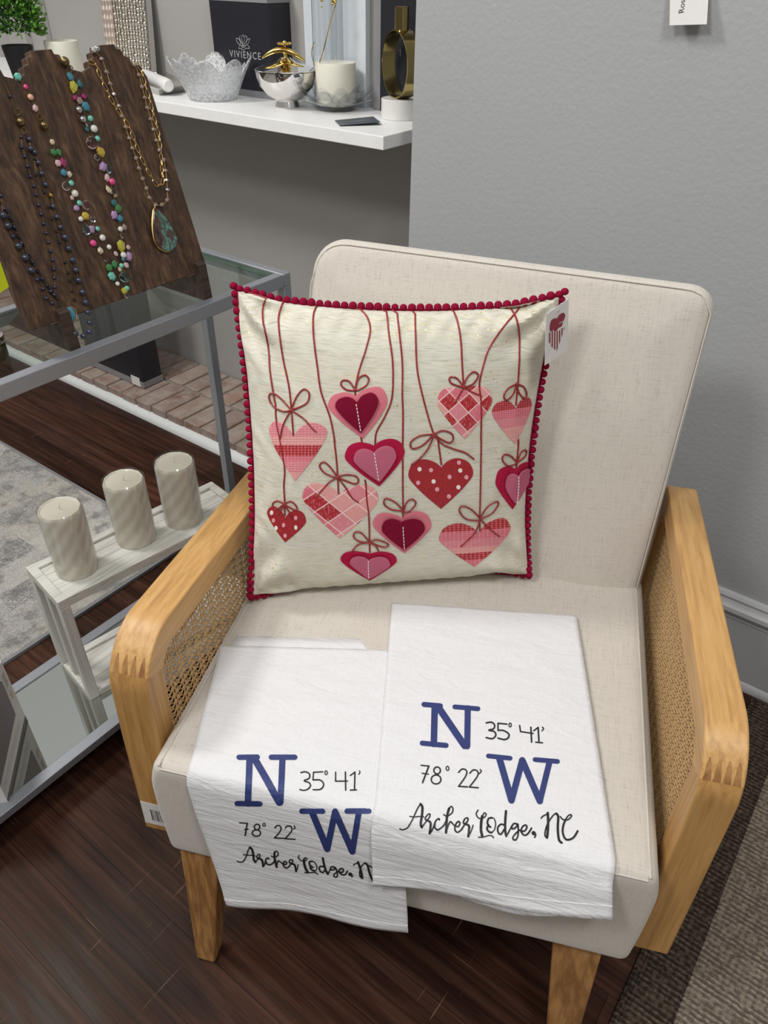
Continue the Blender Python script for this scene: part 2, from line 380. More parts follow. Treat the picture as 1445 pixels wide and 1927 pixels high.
uvm = nt.nodes.new('ShaderNodeUVMap'); mp = nt.nodes.new('ShaderNodeMapping'); mp.inputs['Scale'].default_value = (1.1, 1.0, 1); mp.inputs['Rotation'].default_value = (0, 0, .7)
nt.links.new(uvm.outputs[0], mp.inputs[0]); nt.links.new(mp.outputs[0], wv.inputs[0])
c = ramp(nt, wv.outputs['Fac'], [(.1, (.70, .625, .535)), (.9, (.81, .755, .675))]); nt.links.new(c, b.inputs['Base Color']); b.inputs['Roughness'].default_value = .45; b.inputs['Subsurface Weight'].default_value = .15
b.inputs['Subsurface Radius'].default_value = (.01, .008, .006); b.inputs['Coat Weight'].default_value = .5
thin_glass('plastic_wrap', (.94, .95, .94), rough=.08)
plain('wick', (.7, .66, .55), .8)
plain('navy_print', (.025, .04, .16), .6); plain('black_print', (.012, .012, .014), .6)
plain('black_box', (.013, .013, .020), .45); plain('grey_box', (.24, .24, .25), .6); plain('grey_print', (.42, .42, .43), .5)
plain('white_box', (.62, .66, .70), .6); plain('white_marble', (.78, .77, .74), .3, coat=.2)
m, nt, b = newmat('chrome'); b.inputs['Base Color'].default_value = (.72, .70, .68, 1); b.inputs['Metallic'].default_value = 1; b.inputs['Roughness'].default_value = .05
plain('gold', (.80, .55, .16), .16, 1); plain('brass_dark', (.42, .34, .14), .15, 1); plain('chain_gold', (.78, .52, .20), .3, 1); plain('bronze', (.22, .16, .07), .3, .9)
m, nt, b = newmat('hammered_silver'); vo = nt.nodes.new('ShaderNodeTexVoronoi'); vo.inputs['Scale'].default_value = 1; vo.inputs['Randomness'].default_value = .3; nt.links.new(coord(nt, (75, 1, 62)), vo.inputs['Vector'])
b.inputs['Base Color'].default_value = (.62, .58, .50, 1); b.inputs['Metallic'].default_value = 1; b.inputs['Roughness'].default_value = .22; bump(nt, b, vo.outputs['Distance'], 1.0, .02)
plain('hammered_border', (.58, .48, .41), .4, .3, bumpscale=70, bstr=.8)
_nt = MATS['hammered_border'].node_tree; _vo = _nt.nodes.new('ShaderNodeTexVoronoi'); _vo.inputs['Scale'].default_value = 1; _vo.inputs['Randomness'].default_value = .1; _nt.links.new(coord(_nt, (70, 1, 45)), _vo.inputs['Vector']); bump(_nt, _nt.nodes['Principled BSDF'], _vo.outputs['Distance'], 1.0, .01); plain('tray_metal', (.50, .49, .46), .35, .7)
plain('frosted_plastic', (.72, .71, .70), .35)
thin_glass('clear_crystal', (.975, .98, .985), refl=.12, rough=.03, pw=2.6); thin_glass('vase_glass', (.90, .92, .93), refl=.08, rough=.04, pw=1.6)
m = thin_glass('petal_glass', (.90, .91, .92), refl=.25, rough=.18); nt = m.node_tree
_g = [n for n in nt.nodes if n.type == 'BSDF_GLOSSY'][0]; _o = [n for n in nt.nodes if n.type == 'OUTPUT_MATERIAL'][0]; _mx0 = _o.inputs[0].links[0].from_node
_bp = nt.nodes.new('ShaderNodeBump'); _bp.inputs['Strength'].default_value = 1; _bp.inputs['Distance'].default_value = .004; _nn = noise_n(nt, coord(nt, (1, 1, 1)), 150, 3, .6)
nt.links.new(_nn, _bp.inputs['Height']); nt.links.new(_bp.outputs[0], _g.inputs['Normal'])
_df = nt.nodes.new('ShaderNodeBsdfDiffuse'); _df.inputs[0].default_value = (.85, .86, .88, 1); nt.links.new(_bp.outputs[0], _df.inputs['Normal'])
_m2 = nt.nodes.new('ShaderNodeMixShader'); nt.links.new(ramp(nt, _nn, [(.40, (.10,)*3), (.62, (.55,)*3)]), _m2.inputs[0]); nt.links.new(_mx0.outputs[0], _m2.inputs[1]); nt.links.new(_df.outputs[0], _m2.inputs[2]); nt.links.new(_m2.outputs[0], _o.inputs[0])
plain('leaf', (.10, .26, .03), .45); plain('leaf_dark', (.03, .10, .015), .5); plain('pot_black', (.012, .012, .014), .5)
plain('card_white', (.72, .70, .68), .7); plain('sticker_blush', (.62, .47, .40), .6); plain('lime_card', (.45, .52, .0), .6); plain('maroon_print', (.26, .03, .05), .6); plain('jar_dark', (.09, .08, .05), .3, .6)
plain('black_rubber', (.01, .01, .01), .8); plain('box_art', (.20, .17, .18), .5); plain('box_stripe', (.16, .15, .14), .5); plain('card_dark', (.06, .075, .09), .3)
m, nt, b = newmat('pile_rug')
br = nt.nodes.new('ShaderNodeTexBrick'); br.inputs['Scale'].default_value = 1; br.inputs['Brick Width'].default_value = .085; br.inputs['Row Height'].default_value = .17; br.inputs['Mortar Size'].default_value = .001; br.offset = .4
br.inputs['Color1'].default_value = (0, 0, 0, 1); br.inputs['Color2'].default_value = (1, 1, 1, 1); br.inputs['Mortar'].default_value = (.4, .4, .4, 1); br.inputs['Bias'].default_value = 0
vv = coord(nt); dn = nt.nodes.new('ShaderNodeTexNoise'); dn.inputs['Scale'].default_value = 9; nt.links.new(vv, dn.inputs['Vector'])
sv = nt.nodes.new('ShaderNodeVectorMath'); sv.operation = 'MULTIPLY_ADD'; sv.inputs[1].default_value = (.05, .05, 0); nt.links.new(dn.outputs['Color'], sv.inputs[0]); nt.links.new(vv, sv.inputs[2])
nt.links.new(sv.outputs[0], br.inputs['Vector'])
c = ramp(nt, br.outputs[0], [(0, (.22, .21, .205)), (.35, (.52, .47, .41)), (.7, (.33, .32, .31)), (1, (.62, .58, .52))])
n1 = noise_n(nt, vv, 260, 4, .8); c = mix(nt, ramp(nt, n1, [(.45, (0, 0, 0)), (.62, (.9,)*3)]), c, (.72, .70, .67)); n3 = noise_n(nt, vv, 18, 4, .7)
c = mix(nt, ramp(nt, n3, [(.5, (0, 0, 0)), (.65, (.6,)*3)]), c, (.13, .13, .14)); nt.links.new(c, b.inputs['Base Color']); b.inputs['Roughness'].default_value = .95; bump(nt, b, n1, .9, .004)
def loop(name, c0, c1, c2, rows):
    m, nt, b = newmat(name); vo = nt.nodes.new('ShaderNodeTexVoronoi'); vo.inputs['Scale'].default_value = 1; vo.inputs['Randomness'].default_value = .55
    nt.links.new(coord(nt, (105, 130, 1)), vo.inputs['Vector'])
    wv = nt.nodes.new('ShaderNodeTexWave'); wv.wave_type = 'BANDS'; wv.bands_direction = 'Y'; wv.inputs['Scale'].default_value = rows; wv.inputs['Distortion'].default_value = 2.5; wv.inputs['Detail Scale'].default_value = 6
    nt.links.new(coord(nt), wv.inputs['Vector'])
    n1 = noise_n(nt, coord(nt, (300, 300, 1)), 1, 3, .7)
    h = math_n(nt, 'ADD', math_n(nt, 'SUBTRACT', .7, vo.outputs['Distance']), math_n(nt, 'MULTIPLY', wv.outputs['Fac'], .48))
    h2 = math_n(nt, 'ADD', math_n(nt, 'MULTIPLY', h, .55), math_n(nt, 'MULTIPLY', n1, .4))
    c = ramp(nt, h2, [(.30, c0), (.6, c1), (.9, c2)]); nt.links.new(c, b.inputs['Base Color']); b.inputs['Roughness'].default_value = .95
    b.inputs['Specular IOR Level'].default_value = .1; bump(nt, b, h, .9, .004); return m
loop('rug_beige', (.15, .12, .095), (.33, .27, .215), (.46, .40, .33), 34)
loop('rug_border', (.035, .025, .019), (.11, .08, .06), (.20, .155, .12), 34)

# ------------------------------------------------------------------ the room
WY, KX, NY = 1.377, -0.957, 1.672           # right wall plane, its outer corner, nook wall
def S(o): o['kind'] = 'structure'; return o
S(G().add([(-6, -4, 0), (4, -4, 0), (4, 3, 0), (-6, 3, 0), (-6, -4, -.05), (4, -4, -.05), (4, 3, -.05), (-6, 3, -.05)],
  [(0, 1, 2, 3), (7, 6, 5, 4), (0, 4, 5, 1), (1, 5, 6, 2), (2, 6, 7, 3), (3, 7, 4, 0)]).obj('floor', 'dark_floor_wood', smooth=False))
S(G().box((KX, WY, 0), (3.0, NY+.15, 2.75)).obj('wall_right', 'grey_wall_paint', smooth=False, bevel=.006, seg=3))
S(G().box((-4.5, NY, 0), (KX, NY+.15, 2.75)).obj('wall_back', 'shaded_wall_paint', smooth=False))
# baseboard profile swept along the wall
prof = [(0, 0), (-.022, 0), (-.021, .008), (-.017, .014), (-.0125, .018), (-.0125, .175), (-.015, .178), (-.0125, .183), (-.020, .190), (-.024, .198), (-.022, .207), (-.014, .213), (-.011, .220), (-.013, .226), (-.009, .232), (0, .2335)]
g = G(); x0, x1 = KX+.001, 3.0
g.add([(x0, WY+y, z) for y, z in prof]+[(x1, WY+y, z) for y, z in prof], [(i, i+1, len(prof)+i+1, len(prof)+i) for i in range(len(prof)-1)]+[tuple(range(len(prof))), tuple(range(len(prof), 2*len(prof)))])
S(g.obj('baseboard_right', 'base_paint'))
# quarter round at the foot of the hearth
g = G(); pr = [(0, 0), (-.026, 0)]+[(-.026*math.cos(a), .026*math.sin(a)) for a in [i*PI/12 for i in range(1, 6)]]+[(0, .026)]
g.add([(-4.5, 1.345+y, z) for y, z in pr]+[(KX, 1.345+y, z) for y, z in pr], [(i, (i+1) % len(pr), len(pr)+(i+1) % len(pr), len(pr)+i) for i in range(len(pr))]+[tuple(range(len(pr))), tuple(range(len(pr), 2*len(pr)))])
S(g.obj('trim_1', 'white_trim_paint'))
# vertical casing at the left of the nook
S(G().box((-2.70, NY-.025, 1.0), (-2.62, NY, 2.6)).box((-2.80, NY-.05, 1.0), (-2.70, NY, 2.6)).obj('trim_2', 'shaded_wall_paint', smooth=False, bevel=.003))
# brick hearth
t = thing('brick_hearth', 'low red brick hearth slab along the grey back wall', 'hearth', (-2.7, 1.5, 0))
G().box((-4.5, 1.348, 0), (KX-.001, NY-.001, .046)).obj('mortar_bed', 'mortar', t, smooth=False)
g = G(); x = -4.48; i = 0
while x < KX-.08:
    wd = .070+random.uniform(-.003, .003)
    for (ya, yb) in ((1.343, 1.500), (1.510, 1.668)):
        o_ = .0 if ya < 1.4 else -.03
        dz = random.uniform(-.002, .002)
        g.box((x+o_, ya+random.uniform(-.002, .002), .004), (x+o_+wd, yb, .054+dz))
    x += wd+.011
g.obj('bricks', 'hearth_brick', t, bevel=.004, seg=2)
# display shelf
t = G().box((-4.4, 1.385, .970), (-1.033, NY-.001, .997)).obj('wall_shelf', 'white_shelf', smooth=False, bevel=.0015)
tag(t, 'long white shelf on the grey wall carrying glass and metal decor', 'shelf')

# ------------------------------------------------------------------ rugs
def slab(name, x0, y0, x1, y1, h, mat, parent=None):
    return G().box((x0, y0, 0.0005), (x1, y1, h)).obj(name, mat, parent, bevel=.003)
t = thing('patterned_rug', 'grey and cream blotchy patterned rug under the metal display table', 'rug', (-2.2, .2, 0))
slab('pile', -3.9, -2.0, -1.368, .925, .010, 'pile_rug', t)
g = G(); g.box((-1.368, -2.0, .0005), (-1.360, .932, .009)); g.box((-3.9, .925, .0005), (-1.368, .932, .009)); g.obj('binding', 'grey_box', t)
t = thing('loop_pile_rug', 'beige loop pile rug with a dark brown border', 'rug', (.9, .3, 0))
slab('field', .102, -2.0, 2.6, 1.275, .011, 'rug_beige', t)
g = G(); g.box((.034, -2.0, .0005), (.102, 1.345, .0115)); g.box((.102, 1.275, .0005), (2.6, 1.345, .0115)); g.obj('border', 'rug_border', t, bevel=.003, label='dark brown border band')
g = G(); g.tube([(.030, -2+i*.004, .006+.0008*(i % 2)) for i in range(int(3.345/.004))], .006, 6); g.obj('edge_binding', 'rug_border', t)

# ------------------------------------------------------------------ armchair
chair = thing('armchair', 'cream linen armchair with oak and woven cane arms', 'armchair', CO, CYAW)
def rounded(name, fn, dims, mat, nx=28, ny=24, nz=12, r=.02, parent=None):
    """box in unit cube mapped through fn, with rounded edges"""
    g = G(); X, Y, Z = dims
    def rnd(p):
        q = Vector((max(-X/2+r, min(X/2-r, p[0])), max(-Y/2+r, min(Y/2-r, p[1])), max(-Z/2+r, min(Z/2-r, p[2]))))
        d = Vector(p)-q
        return q+(d.normalized()*r if d.length > 1e-9 else d)
    def lin(n, L):   # denser near the ends
        out = [-L/2, -L/2+r*.3, -L/2+r*.65]+[-L/2+r+(L-2*r)*i/n for i in range(n+1)]+[L/2-r*.65, L/2-r*.3, L/2]
        return out
    xs, ys, zs = lin(nx, X), lin(ny, Y), lin(nz, Z)
    def face(us, vs, f):
        b = len(g.v)
        for v_ in vs:
            for u_ in us: g.v.append(Vector(fn(rnd(f(u_, v_)))))
        n = len(us)
        for j in range(len(vs)-1):
            for i in range(n-1): g.f.append((b+j*n+i, b+j*n+i+1, b+(j+1)*n+i+1, b+(j+1)*n+i))
    face(xs, ys, lambda u_, v_: (u_, v_, Z/2)); face(xs, ys, lambda u_, v_: (u_, v_, -Z/2))
    face(xs, zs, lambda u_, v_: (u_, -Y/2, v_)); face(xs, zs, lambda u_, v_: (u_, Y/2, v_))
    face(ys, zs, lambda u_, v_: (-X/2, u_, v_)); face(ys, zs, lambda u_, v_: (X/2, u_, v_))
    return g.obj(name, mat, parent, weld=True)
HS = .475
def seatmap(p):
    # local box centred: X width .618, Y depth .53, Z height .21
    a, d, z = p.x, p.y+.265, p.z+HS-.105
    k = min(1, (HS-z)/.05)
    a *= 1+(.048 if a < 0 else .036)*k**.6+.01*max(0, 1-abs((z-.37)/.105)**2)
    z += .002*math.sin(a*9+d*7)*(1 if z > .4 else 0)
    return ch(a, d, z)
rounded('seat', seatmap, (.616, .53, .21), 'cream_linen', r=.014, parent=chair)
# seam stitching along the seat top
g = G()
g.tube([ch(-.302, .002+i*.49/40, HS-.002) for i in range(41)], .0016, 6); g.tube([ch(.302, .002+i*.49/40, HS-.002) for i in range(41)], .0016, 6)
g.tube([ch(-.300+i*.6/40, .001, HS-.006) for i in range(41)], .0014, 6)
g.obj('seam', 'cream_linen', chair)
BKBL, BKBR = ch(-.303, .487, .435), ch(.305, .487, .435)
BKTL, BKTR = ond(588, 441, .665), ond(1357, 541, .585)
BKN = (BKTR-BKTL).cross(BKTL-BKBL).normalized()
if BKN.dot(CD) > 0: BKN = -BKN
def backmap(p):
    sx, sz = p.x/.6+.5, (p.z+.26)/.52
    edge = min(1, (0.5-abs(sx-.5))*9, (1-sz)*7)
    y = p.y+.045
    depth = y - (.010*max(0, edge)*(1 if p.y < 0 else 0))
    rr_ = .018; over = max(0, abs(p.y)-(.045-rr_)); inset = rr_-math.sqrt(max(0, rr_*rr_-over*over))
    rc = .055 if sx < .5 else .036; uu = min(sx, 1-sx)*.6; vv = (1-sz)*.52; re = rc-inset
    if uu < rc and vv < rc:            # rounded top corners
        m_ = math.hypot(rc-uu, rc-vv)
        if m_ > re:
            k = re/m_; nu, nv = rc-(rc-uu)*k, rc-(rc-vv)*k
            sx += (nu-uu)/.6*(1 if sx < .5 else -1); sz -= (nv-vv)/.52
    P = (BKBL*(1-sx)+BKBR*sx)*(1-sz)+(BKTL*(1-sx)+BKTR*sx)*sz
    return P-BKN*depth
rounded('backrest', backmap, (.6, .09, .52), 'cream_linen', 64, 6, 56, r=.018, parent=chair)
# piping seam round the front of the backrest
g = G(); pth = [(-.296, -.25+.49*i/30) for i in range(31)]+[(-.296+.592*i/40, .252) for i in range(1, 40)]+[(.296, .24-.49*i/30) for i in range(31)]
g.tube([backmap(Vector((x_, -.0425, z_)))+BKN*.0012 for x_, z_ in pth], .0011, 5); g.obj('piping', 'cream_linen', chair)
# legs
def leg(pt, pb):
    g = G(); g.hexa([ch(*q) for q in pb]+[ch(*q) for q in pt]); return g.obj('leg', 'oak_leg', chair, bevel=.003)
def rect(a0, a1, d0, d1, z): return [(a0, d0, z), (a1, d0, z), (a1, d1, z), (a0, d1, z)]
leg(rect(-.312, -.250, .012, .062, .28), rect(-.304, -.272, -.034, -.004, .003))
leg(rect(.222, .288, .012, .062, .28), rect(.252, .290, -.034, -.004, .003))
leg(rect(-.305, -.250, .44, .49, .28), rect(-.302, -.270, .50, .53, .003))
leg(rect(.250, .305, .44, .49, .28), rect(.270, .302, .50, .53, .003))
for x_ in (-.302, .254): G().cbox((x_, -.032, 0), (x_+.030, -.006, .004)).obj('foot_pad', 'black_rubber', chair)
# side frames
def arm(sgn, ai, ao, za, zb, sl=-.098):
    dr = .612; T = .040; pw = .042
    def ztop(d): return za+sl*d
    rad = .075
    # outer outline path in (d,z): rear bottom -> rear top -> front corner -> post bottom
    def loopo(off):
        pts = []
        zt = lambda d: ztop(d)-off
        # rear end
        pts.append((dr-off*.8, zb)); pts.append((dr-off*.8, zt(dr)-.02)); pts.append((dr-off*.8-.006, zt(dr)-.006)); pts.append((dr-off*.8-.02, zt(dr)))
        r_ = rad-off
        d0 = .042+off            # front post plane near the top
        cx_, cz_ = d0+r_, zt(d0+r_)-r_
        n = 14
        for i in range(n+1):
            an = PI/2+PI/2*i/n; pts.append((cx_+r_*math.cos(an)*1.0, cz_+r_*math.sin(an)+0))
        pts.append((.036+off, .46)); pts.append((.026+off, zb))
        return pts
    O_, I_ = loopo(0.0), loopo(T)
    n = len(O_); split = 4+10
    def strip(idx, name, mat):
        g = G()
        for i in idx:
            (d1, z1), (d2, z2) = O_[i], O_[i+1]; (e1, y1), (e2, y2) = I_[i], I_[i+1]
            P = [ch(sgn*ai, e1, y1), ch(sgn*ao, e1, y1), ch(sgn*ao, d1, z1), ch(sgn*ai, d1, z1), ch(sgn*ai, e2, y2), ch(sgn*ao, e2, y2), ch(sgn*ao, d2, z2), ch(sgn*ai, d2, z2)]
            b_ = len(g.v); g.v += P
            g.f += [(b_+0, b_+1, b_+5, b_+4), (b_+1, b_+2, b_+6, b_+5), (b_+2, b_+3, b_+7, b_+6), (b_+3, b_+0, b_+4, b_+7)]
            if i == idx[0] and name == 'rear_post': g.f.append((b_+3, b_+2, b_+1, b_+0))
            if i == idx[-1] and name == 'arm_post': g.f.append((b_+4, b_+5, b_+6, b_+7))
        return g.obj(name, mat, chair, weld=True, bevel=.0028, seg=3)
    rail = strip(list(range(2, split)), 'armrest', 'oak_along')
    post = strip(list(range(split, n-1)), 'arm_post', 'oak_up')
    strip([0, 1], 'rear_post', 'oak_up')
    g = G(); g.cbox((sgn*ai if sgn > 0 else -ao, .066, zb), (sgn*ao if sgn > 0 else -ai, dr-.03, zb+.045)); g.obj('lower_rail', 'oak_along', chair, bevel=.004)
    # finger joint teeth across the corner
    d1, z1 = O_[split]; d0, z0 = O_[split-3]
    g = G()
    for k in range(4):
        a_ = ai+(ao-ai)*(.16+.22*k)
        base = ch(sgn*a_, d1, z1); tip = ch(sgn*a_, d0, z0)
        nn = (CD*(d1-(.042+rad))+Vector((0, 0, z1-(ztop(.042+rad)-rad)))).normalized()
        mid = ch(sgn*a_, *O_[split-1]); mid2 = ch(sgn*a_, *O_[split-2])
        def nrm(p): c_ = ch(sgn*a_, .042+rad, ztop(.042+rad)-rad); return (p-c_).normalized()
        hw = [.0042, .0034, .0026, .0008]; ps = [base, mid, mid2, tip]
        b_ = len(g.v)
        for p, h in zip(ps, hw):
            q = p+nrm(p)*.0002; g.v += [q-CW*h, q+CW*h]
        g.f += [(b_+2*i, b_+2*i+1, b_+2*i+3, b_+2*i+2) for i in range(3)]
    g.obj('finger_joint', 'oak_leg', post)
    # bead moulding and cane
    inner = [q for q in loopo(T+.0015)]
    g = G(); g.tube([ch(sgn*(ai+.004), d, z) for d, z in inner[1:]], .0028, 6); g.obj('bead_moulding', 'oak_along', chair)
    # woven cane panel: paired upright strands that pinch together, level strands, all real thin canes
    J = loopo(T-.002)
    ac = sgn*(ai+.010); P_ = .0132
    def inside(d, z):
        if z < zb+.04 or d > dr-.035: return False
        if z > ztop(d)-T+.003: return False
        r_ = rad-T; d0 = .042+T
        if d < d0-.003-(.46-z)*.055*(z < .46): return False
        cx_, cz_ = d0+r_, ztop(d0+r_)-T-r_
        if d < cx_ and z > cz_ and math.hypot(d-cx_, z-cz_) > r_+.004: return False
        return True
    g = G()
    def strand(fn, t0, t1, dt, r_, lift):
        run = []; t_ = t0; k = 0
        while t_ <= t1:
            d, z = fn(t_, k)
            if inside(d, z): run.append(ch(ac+lift*((k % 2)*2-1)*.0011, d, z))
            else:
                if len(run) > 1: g.tube(run, r_, 4, caps=False)
                run = []
            t_ += dt; k += 1
        if len(run) > 1: g.tube(run, r_, 4, caps=False)
    d = .05; c_ = 0
    while d < dr:
        for s_ in (-1, 1):
            strand(lambda t_, k, d=d, s_=s_, c_=c_: (d+s_*(.0054 if (k+c_) % 2 == 0 else .0013), t_), zb, za, P_/2, .00105, 1)
        d += P_; c_ += 1
    z = zb+.045; k_ = 0
    while z < za:
        for s_ in (-1, 1):
            strand(lambda t_, k, z=z, s_=s_: (t_, z+s_*.0014), .04, dr, P_/2, .00095, s_)
        z += P_; k_ += 1
    g.nonormal = True
    g.obj('cane_panel', 'cane', chair, smooth=False, label='woven open cane side panel')
    return post
arm(1, .325, .371, .654, .262, -.062)
lp = arm(-1, .320, .374, .634, .262)
# barcode sticker on the left front post
def sheet(g, q, n=1):
    g.add(q, [(0, 1, 2, 3)]); return g
def pasted(parent, name, mat, quad, off):
    g = G(); g.prism(quad, off); return g.obj(name, mat, parent, smooth=False)
pd = lambda z: .026+.010*(z-.262)/.198
def onpost(a_, z, o_=0): return ch(a_, pd(z)-o_, z)
st_o = pasted(chair, 'price_sticker', 'card_white', [onpost(-.371, .276, .0002), onpost(-.330, .276, .0002), onpost(-.330, .326, .0002), onpost(-.371, .326, .0002)], -CD*.0006)
g = G()
for k in range(9):
    a_ = -.358+k*.0028; wd = .0009+.0007*(k % 3 == 0); g.add([onpost(a_, .286, .001), onpost(a_+wd, .286, .001), onpost(a_+wd, .312, .001), onpost(a_, .312, .001)], [(0, 1, 2, 3)])
g.nonormal = True; g.obj('barcode', 'black_print', st_o, smooth=False)

# ------------------------------------------------------------------ throw pillow
TL = ond(437, 535, .475); TR = ond(1066, 546, .525); BR = onz(1000, 1087, .488); BL = onz(468, 1128, .490)
PB = (BL+BR)/2; PB = Vector((PB.x, PB.y, .476))
pillow = thing('throw_pillow', 'cream pillow appliqued with hanging red and pink hearts and crimson pom-pom edging', 'pillow', PB, CYAW+.0)
PN = ((TR-TL).cross(TL-BL)).normalized()
if PN.dot(CD) > 0: PN = -PN           # towards the camera
PT = .068
ctrP = (TL+TR+BL+BR)/4
def sm(x): return max(0.0, min(1.0, x))
def edgepull(u, v):
    """in-plane shift of the outline: sides curve inwards between the ears"""
    ex = (TR-TL).normalized(); ez = (TL-BL).normalized()
    cu = math.sin(PI*u)**.6 if 0 < u < 1 else 0; cv = math.sin(PI*v)**.6 if 0 < v < 1 else 0
    off = Vector((0, 0, 0))
    off += ex*(.019*cv*(1-u)**2 - .026*cv*u**2)
    off += ez*(-.024*cu*v**2 -.007*min(1, u*7)*min(1, (1-u)*7)*v**3 + .002*cu*(1-v)**2) - PN*(.060*cu*(1-v)**4)
    return off
def pil(u, v, side):
    P = (BL*(1-u)+BR*u)*(1-v)+(TL*(1-u)+TR*u)*v
    for (cu_, cv_) in ((0, 0), (1, 0), (0, 1), (1, 1)):     # blunt, rounded ears
        q_ = math.hypot(u-cu_, v-cv_)
        if q_ < .06: P = P+(ctrP-P)*.018*(1-q_/.06)
    P = P+edgepull(u, v)
    pu = 1-abs(2*u-1)**2.6; pv = 1-abs(2*v-1)**(2.6+1.6*max(0, 1-2*v))
    h = PT*(max(0, pu*pv))**.5
    # creases running into the corners and small puckers at the seams
    e = min(u, v, 1-u, 1-v); pk = math.exp(-e*16)
    h += .0035*pk*math.sin((u+v*.3)*95+3*math.sin(v*23))*(e > 0)*min(1, e*25)
    for (cu_, cv_, s1, s2) in ((0, 1, 1, -1), (1, 1, -1, -1), (0, 0, 1, 1), (1, 0, -1, 1)):
        x_, y_ = (u-cu_)*s1, (v-cv_)*s2
        rr_ = math.hypot(x_, y_); an = math.atan2(y_, x_+1e-9)
        if rr_ < .34: h += .0105*math.sin(an*7+cu_*2+cv_+rr_*12)*math.exp(-((rr_-.13)/.07)**2)
    h += .0016*noise.noise(Vector((u*7, v*9, side)))*min(1, e*12)
    sag = .016*(math.sin(PI*u)**.7 if 0 < u < 1 else 0)*math.exp(-((v-.07)/.08)**2)*min(1, v*30)*(side > 0)
    return P+PN*(h+sag*.6)*side-Vector((0, 0, sag))
g = G(); NU = 96
g.grid(lambda u, v: pil(u, v, 1), NU, NU); g.grid(lambda u, v: pil(u, v, -1), NU, NU)
for p in g.v:                         # the cushion rests on, never in, the seat
    if p.z < .4775: p.z = .4775
front_v = [p.copy() for p in g.v[:(NU+1)**2]]; front_f = g.f[:NU*NU]
g.obj('pillow_cover', 'pillow_cloth', pillow, weld=True)
PBVH = BVHTree.FromPolygons(front_v, front_f)
def hitp(px, py, off=.001):
    d_ = ray(px, py).normalized(); h = PBVH.ray_cast(CPOS, d_)
    if h[0] is None:
        q = on_plane(px, py, (TL+BR)/2, PN); h2 = PBVH.find_nearest(q); n_ = h2[1]; p_ = h2[0]
    else: p_, n_ = h[0], h[1]
    if n_.dot(d_) > 0: n_ = -n_
    return p_+n_*off
# pom-pom trim
g = G(); per = []
K = 400
for i in range(K): per.append(pil(i/K, 1, 0))
for i in range(K): per.append(pil(1, 1-i/K, 0))
for i in range(K): per.append(pil(1-i/K, 0, 0))
for i in range(K): per.append(pil(0, i/K, 0))
ctr = (TL+TR+BL+BR)/4; acc = 0; last = per[0]
for p in per:
    acc += (p-last).length; last = p
    if acc > .0108:
        acc = 0; o_ = (p-ctr).normalized()*.0045
        q = p+o_; r_ = random.uniform(.0052, .0062); q.z = max(q.z, .4755+r_)
        g.ball(q, r_, 2, (1, 1, random.uniform(.85, 1.05)))
g.tube([p+(p-ctr).normalized()*.001 for p in per[::8]], .0022, 5, closed=True)
g.obj('pom_pom_trim', 'crimson_pompom', pillow, label='crimson pom-pom edging')
# crops of the photograph in which decoration was measured -> photograph pixels
cA = lambda p: (430+p[0]*.24221, 500+p[1]*.24221)
cB = lambda p: (740+p[0]*.24221, 500+p[1]*.24221)
cC = lambda p: (430+p[0]*.24221, 820+p[1]*.24221)
cD = lambda p: (740+p[0]*.20761, 820+p[1]*.20761)
def crom(pts, n=8, closed=False):
    out = []; m_ = len(pts)
    rng = range(m_) if closed else range(m_-1)
    for i in rng:
        if closed: p0, p1, p2, p3 = pts[i-1], pts[i], pts[(i+1) % m_], pts[(i+2) % m_]
        else: p0, p1, p2, p3 = pts[max(i-1, 0)], pts[i], pts[i+1], pts[min(i+2, m_-1)]
        for k in range(n):
            t = k/n
            out.append(tuple(.5*((2*p1[j])+(-p0[j]+p2[j])*t+(2*p0[j]-5*p1[j]+4*p2[j]-p3[j])*t*t+(-p0[j]+3*p1[j]-3*p2[j]+p3[j])*t**3) for j in range(len(p1))))
    if not closed: out.append(tuple(pts[-1]))
    return out
def cord(pts, r=.00125, off=.0008, n=6): return [hitp(x, y, off) for x, y in crom(pts, n)]
ss = []
ss.append([cA(p) for p in [(325,195),(270,310),(268,430),(310,620),(325,830),(350,990),(368,1090),(375,1210)]]+[cC((435,230)),cC((432,380)),cC((438,520)),cC((438,620))])
ss.append([cA(p) for p in [(447,225),(395,370),(390,480),(425,720),(470,940),(490,1120),(505,1320)]])
ss.append([cA(p) for p in [(703,282),(662,380),(660,540),(690,780),(720,980),(790,1180),(825,1360)]]+[cC(p) for p in [(822,40),(840,200),(848,320),(855,450)]])
ss.append([cA(p) for p in [(1010,330),(1075,400),(1102,500),(1070,640),(1010,830),(985,960),(987,1005)]])
ss.append([cA((1030,1330)),cA((1036,1372))])
ss.append([cC((1060,340)),cC((1068,390)),cC((1075,500)),cC((1090,620)),cC((1095,800)),cC((1097,905))])
ss.append([cA(p) for p in [(1222,320),(1245,520),(1275,760),(1270,1020),(1215,1170),(1150,1290),(1138,1395)]])
ss.append([cA(p) for p in [(1305,320),(1330,560),(1350,760),(1350,1000),(1355,1150),(1353,1390)]]+[cC(p) for p in [(1353,150),(1353,350),(1355,560),(1355,630)]])
ss.append([cB(p) for p in [(168,315),(175,600),(185,800),(215,960),(270,1170),(312,1300)]]+[cD((395,0)),cD((415,120)),cD((435,262))])
ss.append([cB(p) for p in [(445,312),(500,440),(525,600),(535,780),(545,935)]])
ss.append([cB(p) for p in [(1015,285),(940,380),(830,510),(740,650),(695,790),(668,920),(680,1050),(682,1190),(680,1350)]]+[cD(p) for p in [(795,60),(790,400),(782,745),(785,860)]])
ss.append([cB(p) for p in [(882,298),(940,380),(975,500),(980,680),(968,900),(950,1085)]])
